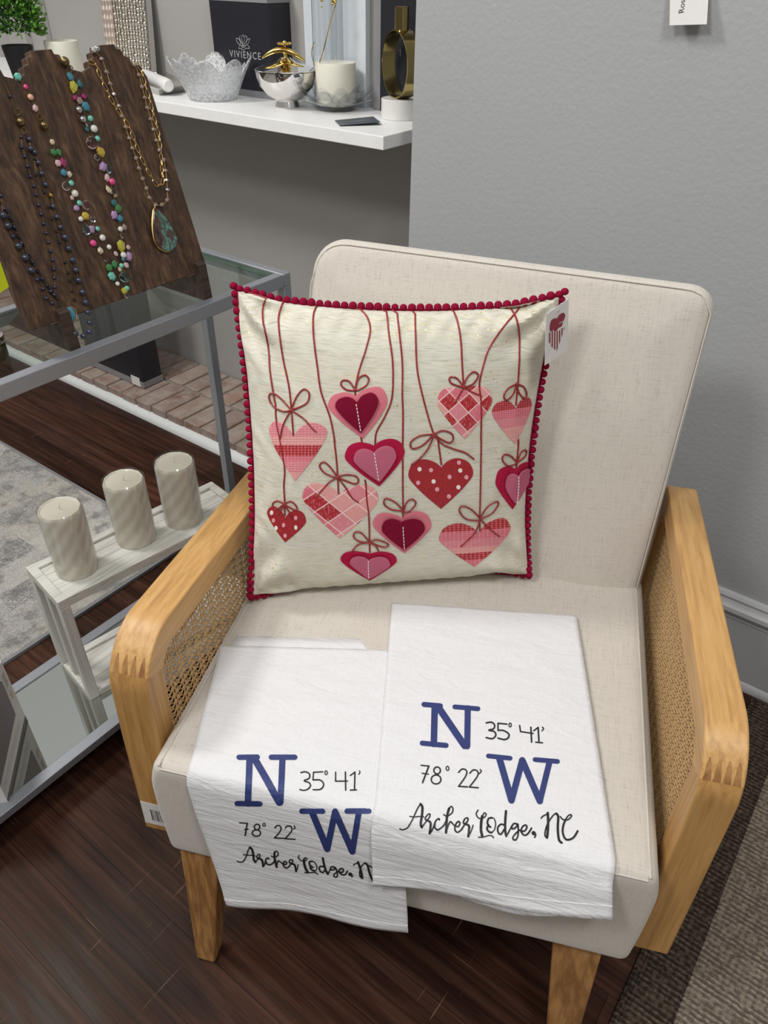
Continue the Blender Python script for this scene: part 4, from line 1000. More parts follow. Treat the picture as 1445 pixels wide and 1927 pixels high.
# product box standing on the mirror shelf
p1, p2 = onz(50, 1352, LZ-.003), onz(20, 1492, LZ-.003)
e = (p2-p1); e.z = 0; eL = e.length; e.normalize(); nb = Vector((e.y, -e.x, 0))
if nb.dot(Vector((-1, 0, 0))) < 0: nb = -nb
t = thing('product_box', 'white printed product box standing on the mirror shelf', 'box', (*(p1+p2).xy/2, LZ-.0028))
B0 = Vector((p1.x, p1.y, LZ-.0028)); H1 = .17; DP = .09
EL = max(eL+.02, .13)
g = G(); g.hexa([B0, B0+e*EL, B0+e*EL+nb*DP, B0+nb*DP]+[x+Vector((0, 0, H1)) for x in (B0, B0+e*EL, B0+e*EL+nb*DP, B0+nb*DP)]); g.obj('carton', 'card_white', t, smooth=False, bevel=.001)
def onbox(u, z, o_=.0004): return B0+e*u+Vector((0, 0, z))-nb*o_
def bq(name, mat, u0, u1, z0, z1, o_=.0004):
    G().add([onbox(u0, z0, o_), onbox(u1, z0, o_), onbox(u1, z1, o_), onbox(u0, z1, o_)], [(0, 1, 2, 3)]).obj(name, mat, t, smooth=False)
bq('dark_base_band', 'box_stripe', .0, EL, 0, .010)
G().add([onbox(EL*.99, .05), onbox(EL*.99, .165), onbox(.045, .165), onbox(.030, .145), onbox(.034, .055)], [(0, 1, 2, 3, 4)]).obj('product_picture', 'box_art', t, smooth=False)
g = G()
for k in range(9): g.add([onbox(.010+k*.0000, .150-k*.004), onbox(.024, .150-k*.004), onbox(.024, .1490-k*.004), onbox(.010, .1490-k*.004)], [(0, 1, 2, 3)])
for k in range(3): g.add([onbox(.03, .026+k*.006), onbox(EL*.95, .026+k*.006), onbox(EL*.95, .0255+k*.006), onbox(.03, .0255+k*.006)], [(0, 1, 2, 3)])
g.obj('printed_lines', 'box_stripe', t, smooth=False)
G().add([onbox(.008, .085), onbox(.018, .080), onbox(.024, .100), onbox(.014, .106)], [(0, 1, 2, 3)]).obj('red_label', 'sticker_blush', t, smooth=False)

# ------------------------------------------------------------------ necklace board
BN = Vector((.961, 0, .278)).normalized(); BU = Vector((-.278, 0, .961)).normalized(); BO = Vector((-1.0, 0, .8667))
def bp(y, s, o_=0): return BO+Vector((0, y, 0))+BU*s+BN*o_
TG = TZ-.0038
board = thing('necklace_board', 'dark brown wooden three-bust necklace board leaning back on the glass', 'display board', (-1.05, .67, TG))
def bust(c):
    half = [(.0170, .3391), (.0180, .3330), (.0260, .3318), (.0270, .3235), (.0360, .3210), (.0375, .3125), (.0500, .3090), (.0520, .3000)]
    return [(c-w_, s) for w_, s in half[::-1]]+[(c+w_, s) for w_, s in half]
out = [(.505, 0), (.505, .295)]+bust(.573)[1:-1]+[(.625, .298)]+bust(.677)[1:-1]+[(.7295, .298)]+bust(.781)[1:-1]+[(.8386, .293), (.8386, 0)]
for i in range(3):
    ya = [.505, .625, .7295, .8386]
g = G(); g.prism([bp(y, s) for y, s in out], -BN*.016); g.obj('board', 'walnut', board, smooth=False, bevel=.0012)
for yc in (.556, .8205):
    g = G(); hw = .0085
    prof = [(-.984, TG), (-.990, .881), (-1.0005, .8855), (-1.003, .862), (-1.024, .857), (-1.10, .858), (-1.155, TG)]
    g.prism([Vector((x, yc-hw, z)) for x, z in prof], Vector((0, 2*hw, 0))); g.obj('foot', 'walnut_flat', board, smooth=False, bevel=.001)
z1 = lambda p: (p[0]*.27682, p[1]*.27682)
z3 = lambda p: (p[0]*.31834, 300+p[1]*.31834)
def onb(px, py, o_=.004):
    return on_plane(px, py, BO+BN*o_, BN)
BEAD = {}
def beadmesh(mat, shape):
    k = (mat, shape)
    if k not in BEAD:
        me = bpy.data.meshes.new('bead'); bm = bmesh.new()
        if shape == 'facet': bmesh.ops.create_icosphere(bm, subdivisions=1, radius=1)
        elif shape == 'chunk':
            bmesh.ops.create_icosphere(bm, subdivisions=1, radius=1)
            for v in bm.verts: v.co *= random.uniform(.8, 1.15)
        else: bmesh.ops.create_icosphere(bm, subdivisions=3, radius=1)
        bm.to_mesh(me); bm.free(); me.materials.append(MATS[mat])
        if shape == 'round':
            for p in me.polygons: p.use_smooth = True
        BEAD[k] = me
    return BEAD[k]
def bead(parent, px, py, rpx, mat, shape='round', sc=(1, 1, 1), o_=None, name='bead'):
    p0 = onb(px, py); r = rpx*mpp(p0)
    p = onb(px, py, r*min(sc)*.9+.0005 if o_ is None else o_)
    o = bpy.data.objects.new(name, beadmesh(mat, shape)); COL.objects.link(o); o.parent = parent
    M = Matrix((BN, Vector((0, 1, 0)), BU)).transposed().to_4x4()
    o.matrix_local = PM[parent].inverted() @ Matrix.Translation(p) @ M @ Matrix.Rotation(random.uniform(-.5, .5), 4, 'X') @ Matrix.Diagonal((r*sc[0], r*sc[1], r*sc[2], 1))
    return o
for n_, c_ in dict(navy=(.012, .012, .045), slate=(.03, .035, .065), blackb=(.01, .01, .012), teal=(.02, .13, .13), turquoise=(.16, .55, .43), pearl=(.74, .72, .66), hotpink=(.72, .06, .25), magenta=(.32, .01, .12), blue=(.05, .22, .32), olive=(.45, .42, .05), amber=(.55, .40, .05), lilac=(.42, .26, .48), palepink=(.62, .42, .42), cream=(.62, .50, .36), green=(.05, .20, .06), smoky=(.30, .22, .17), peach=(.75, .42, .30), silverb=(.5, .48, .46)).items():
    plain('bead_'+n_, c_, .18, .8 if n_ == 'silverb' else 0, coat=.6)
glass('bead_clear', (.85, .80, .76), .05, 1.4); glass('bead_clearblue', (.55, .75, .8), .05, 1.4); glass('bead_clearpink', (.85, .62, .66), .05, 1.4)
# gold layered necklace
n1 = thing('pendant_necklace', 'gold layered chain necklace with a teardrop stone pendant on the right bust', 'necklace', (-1.0, .781, .98))
bl = [(640,340),(690,400),(725,490),(750,570),(775,640),(808,720),(830,790),(855,865),(878,940),(900,1008),(925,1075),(945,1145),(970,1215),(995,1280),(1017,1345),(1055,1392),(1100,1392),(1135,1360),(1137,1290),(1132,1225),(1125,1160),(1112,1088),(1083,1020),(1063,955),(1043,880),(1025,810),(1003,735),(985,665),(965,590),(945,510),(915,440)]
g = G(); g.tube([onb(*z1(p), .003) for p in crom(bl, 5)], .0006, 5); g.obj('bead_wire', 'chain_gold', n1)
for i, p in enumerate(bl): bead(n1, *z1(p), 4.8 if i else 7.5, 'bead_smoky' if i not in (0, 18, 19, 15) else 'bead_silverb', 'facet', (.8, 1.1, .85))
bead(n1, *z1((658,332)), 6, 'bead_silverb')
def links(path, n, L=16.5, W=7.2):
    pts = crom(path, 12); ds = [0]
    P3 = [onb(*z1(p), .003) for p in pts]
    for a_, b_ in zip(P3, P3[1:]): ds.append(ds[-1]+(b_-a_).length)
    g = G(); tot = ds[-1]; m_ = mpp(P3[0])
    l = L*m_/2; wd = W*m_/2; k = 0; s = l*.9
    while s < tot-l*.5:
        i = max(j for j in range(len(ds)) if ds[j] <= s); i = min(i, len(P3)-2)
        c_ = P3[i].lerp(P3[i+1], (s-ds[i])/max(1e-9, ds[i+1]-ds[i])); tt = (P3[i+1]-P3[i]).normalized(); sd = tt.cross(BN).normalized()
        big = k % 2 == 0; ll = l if big else l*.62; ww = wd if big else wd*.32
        g.tube([c_+tt*ll*math.cos(a)+sd*ww*math.sin(a)+BN*(.0006*(k % 2)) for a in [j*2*PI/14 for j in range(14)]], .0006, 5, closed=True)
        s += (l*1.42); k += 1
    g.obj('oval_link_chain', 'chain_gold', n1)
links([(598,418),(650,440),(690,540),(735,630),(780,720),(835,790),(885,880),(920,970),(955,1060),(1000,1150),(1040,1220),(1070,1258),(1105,1235),(1100,1150),(1095,1060),(1085,960),(1070,880),(1045,790),(1020,690),(990,590),(960,480),(935,440)], 0)
ol = crom([(915,290),(965,335),(1012,405),(1040,470),(1030,520),(990,545),(945,528),(912,480),(900,400),(903,320)], 5, True)
m, nt, b = newmat('pendant_stone'); n_ = noise_n(nt, coord(nt, (40, 40, 22), (.6, 0, 0)), 1, 5, .6, 1.4)
nt.links.new(ramp(nt, n_, [(.38, (.03, .016, .012)), (.50, (.10, .045, .035)), (.55, (.05, .12, .10)), (.60, (.14, .28, .23)), (.64, (.06, .05, .04)), (.75, (.10, .05, .04))]), b.inputs['Base Color']); b.inputs['Roughness'].default_value = .12
g = G(); g.prism([onb(*z3(p), .0035) for p in ol], BN*.004); g.obj('stone_pendant', 'pendant_stone', n1, bevel=.001)
g = G(); g.tube([onb(*z3(p), .0055) for p in ol], .0013, 6, closed=True); g.tube([onb(*z3((915, 262)), .004), onb(*z3((912, 290)), .005)], .0015, 5); g.obj('pendant_rim', 'chain_gold', n1)
# multicolour gemstone necklace
n2 = thing('gemstone_necklace', 'multicoloured gemstone and pearl bead necklace on the middle bust', 'necklace', (-1.0, .69, .95))
def run(conv, items, parent): 
    for (x, y, r, m_, sh) in items: bead(parent, *conv((x, y)), r, 'bead_'+m_, sh, (.8, 1, 1) if sh == 'round' else (.55, 1, random.uniform(.9, 1.3)))
R1 = 'round'; CHK = 'chunk'; FC = 'facet'
run(z1, [(120,520,8,'turquoise',CHK),(175,590,4.5,'hotpink',R1),(208,660,5.6,'peach',R1),(240,735,6.2,'palepink',FC),(355,965,6,'cream',FC),(365,1035,8,'green',CHK),(400,1035,6,'green',CHK),(395,1110,7,'palepink',FC),(430,1105,7,'magenta',FC),(435,1175,8,'blue',CHK),(472,1185,6,'cream',FC),(485,1245,5.2,'turquoise',R1),(450,1265,8,'clear',R1),(510,1315,6.6,'pearl',R1),(490,1345,4.5,'palepink',FC),(540,1380,5,'turquoise',R1),(585,1395,10,'clearpink',CHK),(520,1415,7,'lilac',FC),
 (478,520,7,'blue',FC),(500,590,9,'olive',CHK),(545,572,7,'teal',CHK),(512,665,6,'magenta',FC),(570,655,6,'magenta',FC),(542,685,7,'smoky',FC),(585,725,9,'blue',CHK),(538,745,6,'silverb',R1),(565,810,6,'silverb',R1),(615,805,5.4,'turquoise',R1),(600,840,7,'clear',CHK),(640,875,6.8,'pearl',R1),(592,880,5,'teal',FC),(625,970,11,'clearpink',R1),(663,942,5.2,'turquoise',R1),(685,1030,9.5,'amber',CHK),(660,1068,6,'clear',R1),(703,1135,9,'lilac',CHK),(740,1150,8,'clearblue',CHK),(728,1208,6,'palepink',FC),(762,1235,6.2,'hotpink',R1),(738,1290,6.5,'cream',CHK),(772,1305,6,'clear',FC),(785,1330,5,'smoky',FC),(775,1380,7,'teal',FC),(800,1412,7,'green',CHK)], n2)
run(z3, [(505,332,8,'amber',CHK),(478,352,4.8,'pearl',R1),(548,355,6,'clear',FC),(510,418,10,'clearblue',CHK),(543,415,8,'lilac',CHK),(577,410,4.6,'turquoise',R1),(606,463,6,'pearl',R1),(551,495,6.2,'hotpink',R1),(592,538,7.5,'cream',CHK),(645,518,4.7,'pearl',R1),(685,558,4.5,'palepink',FC),(625,592,4,'clear',FC),(645,640,8,'green',CHK),(677,620,7,'green',CHK),(660,690,8,'turquoise',CHK),(695,735,4.2,'pearl',R1),(737,695,10,'clearblue',R1),(751,762,4.8,'turquoise',R1),(735,778,7,'olive',CHK),(752,800,6,'clear',R1),
 (700,290,7,'green',FC),(677,330,8,'lilac',CHK),(710,350,7.5,'blue',CHK),(712,412,5,'pearl',R1),(735,402,6,'smoky',FC),(722,450,5,'clear',FC),(715,512,9,'olive',CHK),(757,520,5.5,'palepink',FC),(730,565,5.8,'pearl',R1),(764,575,7.5,'lilac',CHK),(730,592,4.5,'teal',R1),(718,628,4.7,'turquoise',R1),(747,626,5.6,'palepink',FC),(708,650,4.5,'cream',FC)], n2)
bead(n2, *z1((300,852)), 8, 'bronze'); bead(n2, *z1((440,418)), 8.5, 'bronze')
for strand in ([z1(p) for p in [(110,520),(175,590),(208,660),(240,735),(270,795),(300,850),(320,910),(355,965),(380,1035),(415,1105),(450,1180),(480,1250),(505,1315),(540,1385)]]+[z3(p) for p in [(500,330),(540,410),(570,470),(600,540),(650,630),(670,690),(700,735),(740,790)]],
               [z1(p) for p in [(415,395),(440,415),(475,470),(490,530),(505,595),(530,665),(560,735),(590,820),(615,880),(645,960),(680,1040),(715,1140),(745,1220),(765,1300),(785,1390)]]+[z3(p) for p in [(685,320),(710,380),(715,450),(728,520),(735,590),(728,650),(738,710),(748,790)]]):
    g = G(); g.tube([onb(*p, .0025) for p in crom(strand, 4)], .0006, 5); g.obj('bead_wire', 'bronze', n2)
for c_ in ((270, 795), (475, 470)):
    g = G(); g.tube([onb(z1(c_)[0]+5.5*math.cos(a), z1(c_)[1]+6.5*math.sin(a), .004) for a in [i*PI/6 for i in range(12)]], .0008, 5, closed=True); g.obj('ring_link', 'bronze', n2)
# dark blue bead necklace
n3 = thing('bead_necklace', 'dark navy multi-strand bead necklace with a round pendant on the left bust', 'necklace', (-1.0, .6, .93))
A_ = [z1(p) for p in [(145,930),(150,1000),(170,1065),(190,1130),(210,1200),(232,1265),(250,1325),(265,1395)]]+[z3(p) for p in [(245,325),(260,380),(275,435),(288,490),(300,542),(312,595),(320,650),(322,700),(325,755),(322,800)]]
B_ = [z1(p) for p in [(200,945),(210,1010),(238,1035),(262,1105),(285,1180),(312,1255)]]+[z3(p) for p in [(300,212),(315,278),(338,340),(358,400),(385,460),(408,527),(430,595),(450,655),(465,715),(488,785),(507,845),(520,905),(530,965),(528,1020),(495,1045),(445,1030),(412,985)]]
C_ = [z1((235,1080)), z1((245,1190))]+[z3(p) for p in [(265,195),(290,280),(310,350),(335,425),(355,490),(385,610),(400,670),(412,720),(425,780),(440,830)]]
D_ = [z3(p) for p in [(-20,170),(5,215),(20,330),(48,392),(78,455),(110,512),(150,580),(186,655),(220,710),(255,765),(275,820),(310,850)]]
E_ = [z3(p) for p in [(-15,240),(28,292),(60,345),(85,400),(108,452),(130,495),(165,560),(190,606),(222,660),(248,705),(280,745),(300,780),(325,805)]]
for strand in (A_, B_, C_, D_, E_): 
    g = G(); g.tube([onb(*p, .0022) for p in crom(strand, 4)], .0006, 5); g.obj('bead_wire', 'bronze', n3)
g = G(); g.tube([onb(*z1(p), .0022) for p in crom([(30,560),(45,590),(70,655),(95,715),(118,760),(140,825),(158,890),(150,930)], 4)], .0007, 5)
for c_, rx in (((118, 762), 5.5), ((160, 890), 5)): g.tube([onb(z1(c_)[0]+rx*math.cos(a), z1(c_)[1]+rx*1.2*math.sin(a), .004) for a in [i*PI/6 for i in range(12)]], .0008, 5, closed=True)
g.obj('neck_chain', 'bronze', n3)
for p in A_: bead(n3, *p, 3.6, 'bead_navy')
for i, p in enumerate(B_): bead(n3, *p, 6 if i > 9 else 5, 'bead_slate' if i != 6 else 'gold', 'round' if i != 6 else 'facet')
for p in C_: bead(n3, *p, 3.4, 'bead_blackb', 'facet')
for i, p in enumerate(D_): bead(n3, *p, 6.6 if i in (2, 3, 5, 6, 7) else 4, 'bead_slate' if i in (2, 3, 5, 6, 7) else 'bead_navy')
for i, p in enumerate(E_): bead(n3, *p, 3.8, 'bead_navy' if i % 2 else 'bead_blackb', 'round' if i % 2 else 'facet'); bead(n3, p[0]+4, p[1]+5, 3.2, 'bead_blackb', 'facet')
bead(n3, *z1((140,827)), 8.5, 'bronze'); bead(n3, *z1((70,655)), 3.5, 'bead_navy')
bead(n3, *z3((415,915)), 11.5, 'bead_blue', 'round', (.4, 1, 1.15), .004, 'round_pendant')
g = G(); c0 = z3((415, 915)); g.tube([onb(c0[0]+12*math.cos(a), c0[1]+13.5*math.sin(a), .004) for a in [i*PI/8 for i in range(16)]], .0008, 5, closed=True); g.obj('pendant_rim', 'chain_gold', n3)
# jar and lime card at the left edge of the table
jc = onz(-13, 676, TG); t = thing('lidded_jar', 'dark metal jar with knurled lid on the glass table top', 'jar', jc)
G().lathe([(.020, 0), (.0225, .004), (.0225, .022), (.020, .026)], jc, 32).obj('body', 'jar_dark', t)
G().lathe([(.0235, .0262), (.0235, .036), (.019, .039), (0, .040)], jc, 64, lambda a, z: 1+.012*math.cos(32*a)).obj('lid', 'chrome', t)
nC = Vector((.93, -.25, .12)).normalized(); pC = Vector((-.965, .47, .84))
lc = [on_plane(*p, pC, nC) for p in ((17, 540), (-3, 482), (-75, 520), (-50, 585))]
t = G().prism(lc, -nC*.0015).obj('lime_card', 'lime_card', smooth=False); tag(t, 'lime green card corner in front of the brown necklace board', 'card')

# ------------------------------------------------------------------ black gift box on the hearth
t = thing('gift_box', 'tall black gift box with a grey base band standing on the brick hearth', 'box', (-2.25, 1.45, .056))
G().box((-2.42, 1.407, .078), (-2.103, 1.490, .50)).obj('carton', 'black_box', t, smooth=False, bevel=.001)
G().box((-2.42, 1.405, .0565), (-2.101, 1.492, .078)).obj('base_band', 'grey_box', t, smooth=False, label='grey base band')
G().box((-2.165, 1.4035, .0575), (-2.118, 1.405, .092)).obj('price_label', 'card_white', t, smooth=False)

# ------------------------------------------------------------------ things on the white shelf
SZ = .9972
def at(px, py): return onz(px, py, SZ)
# petal bowl
c = at(402, 186); mp_ = mpp(c)
def petal(g, c, r0, r1, h, n, k):
    NR, NA = 14, 128
    def fn(u, v):
        a = 2*PI*u; lobe = abs(math.cos(n/2*a+.4))
        top = h*(.50+.50*lobe**.5)
        z = .006+(top-.006)*v; r = r0+(r1-r0)*(z/h)**1.15
        return Vector(c)+Vector((r*math.cos(a), r*math.sin(a), z))
    g.grid(fn, NA, NR)
    return g
g = G(); petal(g, c, 43*mp_, 78*mp_, 72*mp_, 8, 0); g.lathe([(0, .006), (43*mp_, .006)], c, 128)
o = g.obj('glass_bowl', 'petal_glass', weld=True); mo = o.modifiers.new('solid', 'SOLIDIFY'); mo.thickness = .004; mo.offset = -1; o.location.z = SZ+.0003+.0
tag(o, 'frosted glass bowl with petal-shaped rim on the white shelf', 'bowl')
# lidded silver bowl
c = at(542, 202); m_ = mpp(c)
t = thing('lidded_bowl', 'polished silver lidded bowl with a gold leaf and flower knob', 'bowl', c)
G().lathe([(22*m_, 0), (23*m_, 2*m_), (20*m_, 11*m_), (23*m_, 13*m_), (38*m_, 22*m_), (50*m_, 36*m_), (55*m_, 50*m_), (56*m_, 60*m_), (54*m_, 60*m_)], c, 64).obj('bowl', 'chrome', t)
G().lathe([(57*m_, 61*m_), (57.5*m_, 62.5*m_), (40*m_, 68*m_), (22*m_, 73*m_), (12*m_, 78*m_), (9*m_, 81*m_), (0, 82*m_)], c, 64).obj('lid', 'chrome', t)
G().lathe([(4*m_, 80*m_), (3*m_, 86*m_), (5*m_, 89*m_)], c, 16).obj('knob_stem', 'gold', t)
sr = Vector((.80, .60, 0)).normalized()
g = G(); pts = []; rads = []
for i in range(15):
    s = i/14; x = (-42+s*78)*m_; z = (74+19*math.sin(PI*(.12+.86*s))-2*(1-s))*m_
    pts.append(c+sr*x+Vector((0, 0, z))); rads.append((1.2+4.2*math.sin(PI*s)**.8)*m_)
g.tube(pts, rads, 10); g.obj('gold_leaf', 'gold', t)
g = G()
for i in range(5):
    a = 2*PI*i/5; g.ball(c+Vector((8*m_*math.cos(a), 8*m_*math.sin(a), 102*m_)), 6*m_, 2, (1, 1, .4))
g.ball(c+Vector((0, 0, 103*m_)), 4*m_, 2); g.tube([c+Vector((0, 0, 92*m_)), c+Vector((0, 0, 102*m_))], 2*m_, 6); g.obj('gold_flower', 'gold', t)
# crystal lotus with candle
def lotus(c, r_in, r_out, hh, nm, lab, rings=((1.0, .30, 0), (.88, .62, .39), (.62, 1.1, .1)), grp=None):
    t = thing(nm, lab, 'candle holder', c)
    G().lathe([(r_in*.9, .0), (r_in*.95, .004), (r_in*.95, .010), (0, .011)], c, 40).obj('dish', 'clear_crystal', t)
    me = None
    for (k, tilt, ph) in rings:
        for i in range(8):
            a = 2*PI*i/8+ph; dirv = Vector((math.cos(a), math.sin(a), 0)); L = (r_out-r_in*.75)*k
            ax = (dirv*math.cos(tilt)+Vector((0, 0, 1))*math.sin(tilt)).normalized(); sd = Vector((-math.sin(a), math.cos(a), 0)); nn = ax.cross(sd)
            ce = Vector(c)+dirv*r_in*.75+ax*L*.5+Vector((0, 0, .009))
            o = bpy.data.objects.new('petal', CRM); COL.objects.link(o); o.parent = t
            M = Matrix((ax, sd, nn)).transposed().to_4x4()
            o.matrix_local = PM[t].inverted() @ Matrix.Translation(ce) @ M @ Matrix.Diagonal((L*.60, L*.46, .0030, 1))
    return t
CRM = bpy.data.meshes.new('petal'); bm = bmesh.new(); bmesh.ops.create_icosphere(bm, subdivisions=3, radius=1); bm.to_mesh(CRM); bm.free(); CRM.materials.append(MATS['clear_crystal'])
for p in CRM.polygons: p.use_smooth = True
c = at(633, 206); m_ = mpp(c)
lotus(c, 38*m_, 84*m_, .03, 'crystal_candle_holder', 'clear crystal lotus-petal holder under the ivory candle at the shelf end')
def pcandle(c, r, h, lab):
    t = thing('pillar_candle', lab, 'candle', c)
    G().lathe([(r*.97, 0), (r, .003), (r, h-.003), (r*.97, h), (r*.55, h-.0015), (0, h-.002)], c, 48).obj('wax', 'ivory_wax', t)
    G().tube([Vector(c)+Vector((0, 0, h-.003)), Vector(c)+Vector((.001, 0, h+.008))], .0008, 5).obj('wick', 'wick', t)
pcandle(c+Vector((0, 0, .0112)), 37*m_, 68*m_, 'short ivory pillar candle in the crystal lotus holder near the gold ring')
c = at(131, 158); m_ = mpp(c)
lotus(c, 28*m_, 48*m_, .03, 'crystal_candle_holder', 'clear crystal candle holder mostly hidden behind the necklace board')
pcandle(c+Vector((0, 0, .0112)), 30*m_, 62*m_, 'short ivory pillar candle behind the necklace board near the plant')
# business card
cc = [at(633, 233), at(642, 237), at(716, 234), at(702, 225)]
cc = [at(630, 228), at(640, 238), at(716, 235.5), at(702, 225)]
t = thing('business_card', 'small folded dark grey card at the front edge of the white shelf', 'card', sum(cc, Vector())/4)
g = G(); g.prism([p+Vector((0, 0, .0002)) for p in cc], Vector((0, 0, .0008))); g.obj('lower_leaf', 'card_dark', t, smooth=False)
g = G(); up = [cc[0]+Vector((0, 0, .0014)), cc[1]+Vector((0, 0, .0014)), cc[2]+Vector((0, 0, .006)), cc[3]+Vector((0, 0, .006))]; g.prism(up, Vector((0, 0, .0006))); g.obj('upper_leaf', 'card_dark', t, smooth=False)
# lettering on the card
bpy_txt = []
def text_obj(name, s, loc, xdir, ydir, size, mat, parent, spacing=1.0):
    cu = bpy.data.curves.new(name, 'FONT'); cu.body = s; cu.size = size; cu.extrude = .0001; cu.space_character = spacing; cu.align_x = 'CENTER'; cu.align_y = 'CENTER'
    o = bpy.data.objects.new(name, cu); COL.objects.link(o)
    x = Vector(xdir).normalized(); z = x.cross(Vector(ydir)).normalized(); y = z.cross(x)
    M = Matrix((x, y, z)).transposed().to_4x4(); M.translation = Vector(loc)
    dg = bpy.context.evaluated_depsgraph_get(); me = bpy.data.meshes.new_from_object(o.evaluated_get(dg)); bpy.data.objects.remove(o)
    me.materials.clear(); me.materials.append(MATS[mat])
    o = bpy.data.objects.new(name, me); COL.objects.link(o); o.parent = parent; o.matrix_local = PM[parent].inverted() @ M
    return o
uc = sum(up, Vector())/4+Vector((0, 0, .0009)); text_obj('printed_name', 'VIVIENCE', uc, up[2]-up[1], up[0]-up[1], .008, 'grey_print', t, 1.1)
# gold ring sculpture on marble
c = at(752, 222); m_ = mpp(c)
t = thing('ring_sculpture', 'gold hoop sculpture with a bottle neck on a white marble block', 'sculpture', c)
G().lathe([(34*m_, 0), (35*m_, 1*m_), (35*m_, 32*m_), (34*m_, 33*m_), (0, 33*m_)], c, 48).obj('marble_base', 'white_marble', t)
vd = Vector((c.x, c.y, 0)).normalized(); scr_r = Vector((-vd.y, vd.x, 0))*-1
ax = (scr_r*math.cos(.46)+vd*math.sin(.46)).normalized(); tv = ax.cross(Vector((0, 0, 1)))
Rr = 54*m_; hc = c+Vector((0, 0, 33*m_+Rr-.5*m_)); bw_ = 13*m_
g = G()
NS = 72
for i in range(NS):
    a = 2*PI*i/NS; dv = tv*math.cos(a)+Vector((0, 0, 1))*math.sin(a)
    g.v += [hc+dv*Rr-ax*bw_, hc+dv*Rr+ax*bw_, hc+dv*(Rr-2.5*m_)+ax*bw_, hc+dv*(Rr-2.5*m_)-ax*bw_]
for i in range(NS):
    j = (i+1) % NS
    for k in range(4): g.f.append((4*i+k, 4*i+(k+1) % 4, 4*j+(k+1) % 4, 4*j+k))
g.obj('hoop', 'brass_dark', t)
G().lathe([(12.5*m_, 0), (12.5*m_, 35*m_), (11*m_, 36*m_), (0, 36*m_)], hc+Vector((0, 0, Rr-2*m_)), 32).obj('neck', 'brass_dark', t)
# black branded box
t = thing('gift_box', 'black box with a lotus emblem and grey lid behind the lidded silver bowl', 'box', (-1.625, 1.61, SZ))
by0, by1 = 1.590, 1.671; bx0, bx1 = ony(402, 90, by0).x, ony(508, 90, by0).x
G().box((bx0, by0, SZ), (bx1, by1, 1.013)).obj('base_band', 'grey_box', t, smooth=False, label='grey base band')
G().box((bx0+.0005, by0+.0005, 1.013), (bx1-.0005, by1, 1.206)).obj('carton', 'black_box', t, smooth=False)
G().box((bx0-.001, by0-.001, 1.206), (bx1+.001, by1, 1.245)).obj('lid', 'grey_box', t, smooth=False, bevel=.001, label='grey lid')
text_obj('printed_name', 'VIVIENCE', ony(461, 104, by0-.0006), (1, 0, 0), (0, 0, 1), .0225, 'grey_print', t, 1.25)
g = G(); l7 = lambda p: (380+p[0]*.16609, p[1]*.16609)
for pts in ([(465,395),(450,430),(462,490),(470,490),(482,430),(465,395)], [(440,405),(425,420),(440,470),(465,515)], [(490,405),(510,425),(500,470),(470,515)], [(388,432),(400,480),(440,515),(475,520),(520,500),(535,460),(545,440)], [(388,432),(420,445),(440,500)], [(545,440),(515,450),(500,500)], [(430,512),(415,550),(440,548),(470,568),(500,548),(540,550),(520,515)], [(450,525),(470,540),(495,525)]):
    g.tube([ony(*l7(p), by0-.0004) for p in crom(pts, 4)], .0007, 4)
g.obj('lotus_emblem', 'grey_print', t)
# white box
t = thing('tall_white_box', 'tall pale white box behind the clear fluted vase', 'box', (-1.34, 1.62, SZ))
G().box((ony(574,100,1.652).x, 1.652, SZ), (ony(688,100,1.652).x, 1.671, 1.36)).obj('carton', 'white_box', t, smooth=False, bevel=.001)
t = thing('gift_box', 'black box with grey edge and script lettering behind the gold ring', 'box', (-1.15, 1.64, SZ))
G().box((-1.236, 1.642, SZ), (-1.06, 1.670, 1.36)).obj('carton', 'black_box', t, smooth=False)
G().box((-1.256, 1.6415, SZ), (-1.236, 1.670, 1.36)).obj('side_band', 'grey_box', t, smooth=False, label='grey edge band')
g = G(); k3 = lambda p: (560+p[0]*.15917, p[1]*.15917)
for pts in ([(1290,360),(1285,400),(1290,410)], [(1305,400),(1325,360),(1330,345),(1320,400),(1330,430)], [(1330,430),(1345,380),(1362,370),(1358,410)], [(1213,580),(1212,665)]): g.tube([ony(*k3(p), 1.6415) for p in crom(pts, 4)], .0006, 4)
g.obj('printed_script', 'grey_print', t)
# fluted clear vase with gold stems
c = at(619, 181); m_ = mpp(c); c = Vector((ony(619,150,1.612).x, 1.612, SZ)); m_ = mpp(c)
t = thing('fluted_vase', 'tall clear fluted glass vase behind the ivory candle on the shelf', 'vase', c)
o = G().lathe([(26*m_, 0), (27*m_, .004), (27*m_, .32)], c, 96, lambda a, z: 1+.05*math.cos(14*a)); o.f.pop(); o.nonormal = False
o = o.obj('glass_body', 'vase_glass', t)
t2 = thing('gold_wire_ornament', 'thin gold wire loop ornament hanging in the clear vase', 'ornament', c)
yv = 1.535
g = G(); g.tube([ony(*k3(p), yv) for p in crom([(458,0),(440,90),(400,230),(350,420),(300,620),(260,740)], 6)], .0014, 6); g.tube([ony(*k3(p), yv) for p in crom([(200,770),(175,690),(168,620),(180,540),(200,500)], 6)], .0011, 6); g.obj('gold_wire', 'gold', t2)
g = G()
for p, r_ in (((425, 15), 26), ((445, 35), 16), ((405, 50), 14), ((285, 8), 16), ((285, 75), 9), ((285, 95), 7)): g.ball(ony(*k3(p), yv), r_*.159*mpp(c), 2, (1, .6, 1))
g.obj('gold_blossom', 'gold', t2)
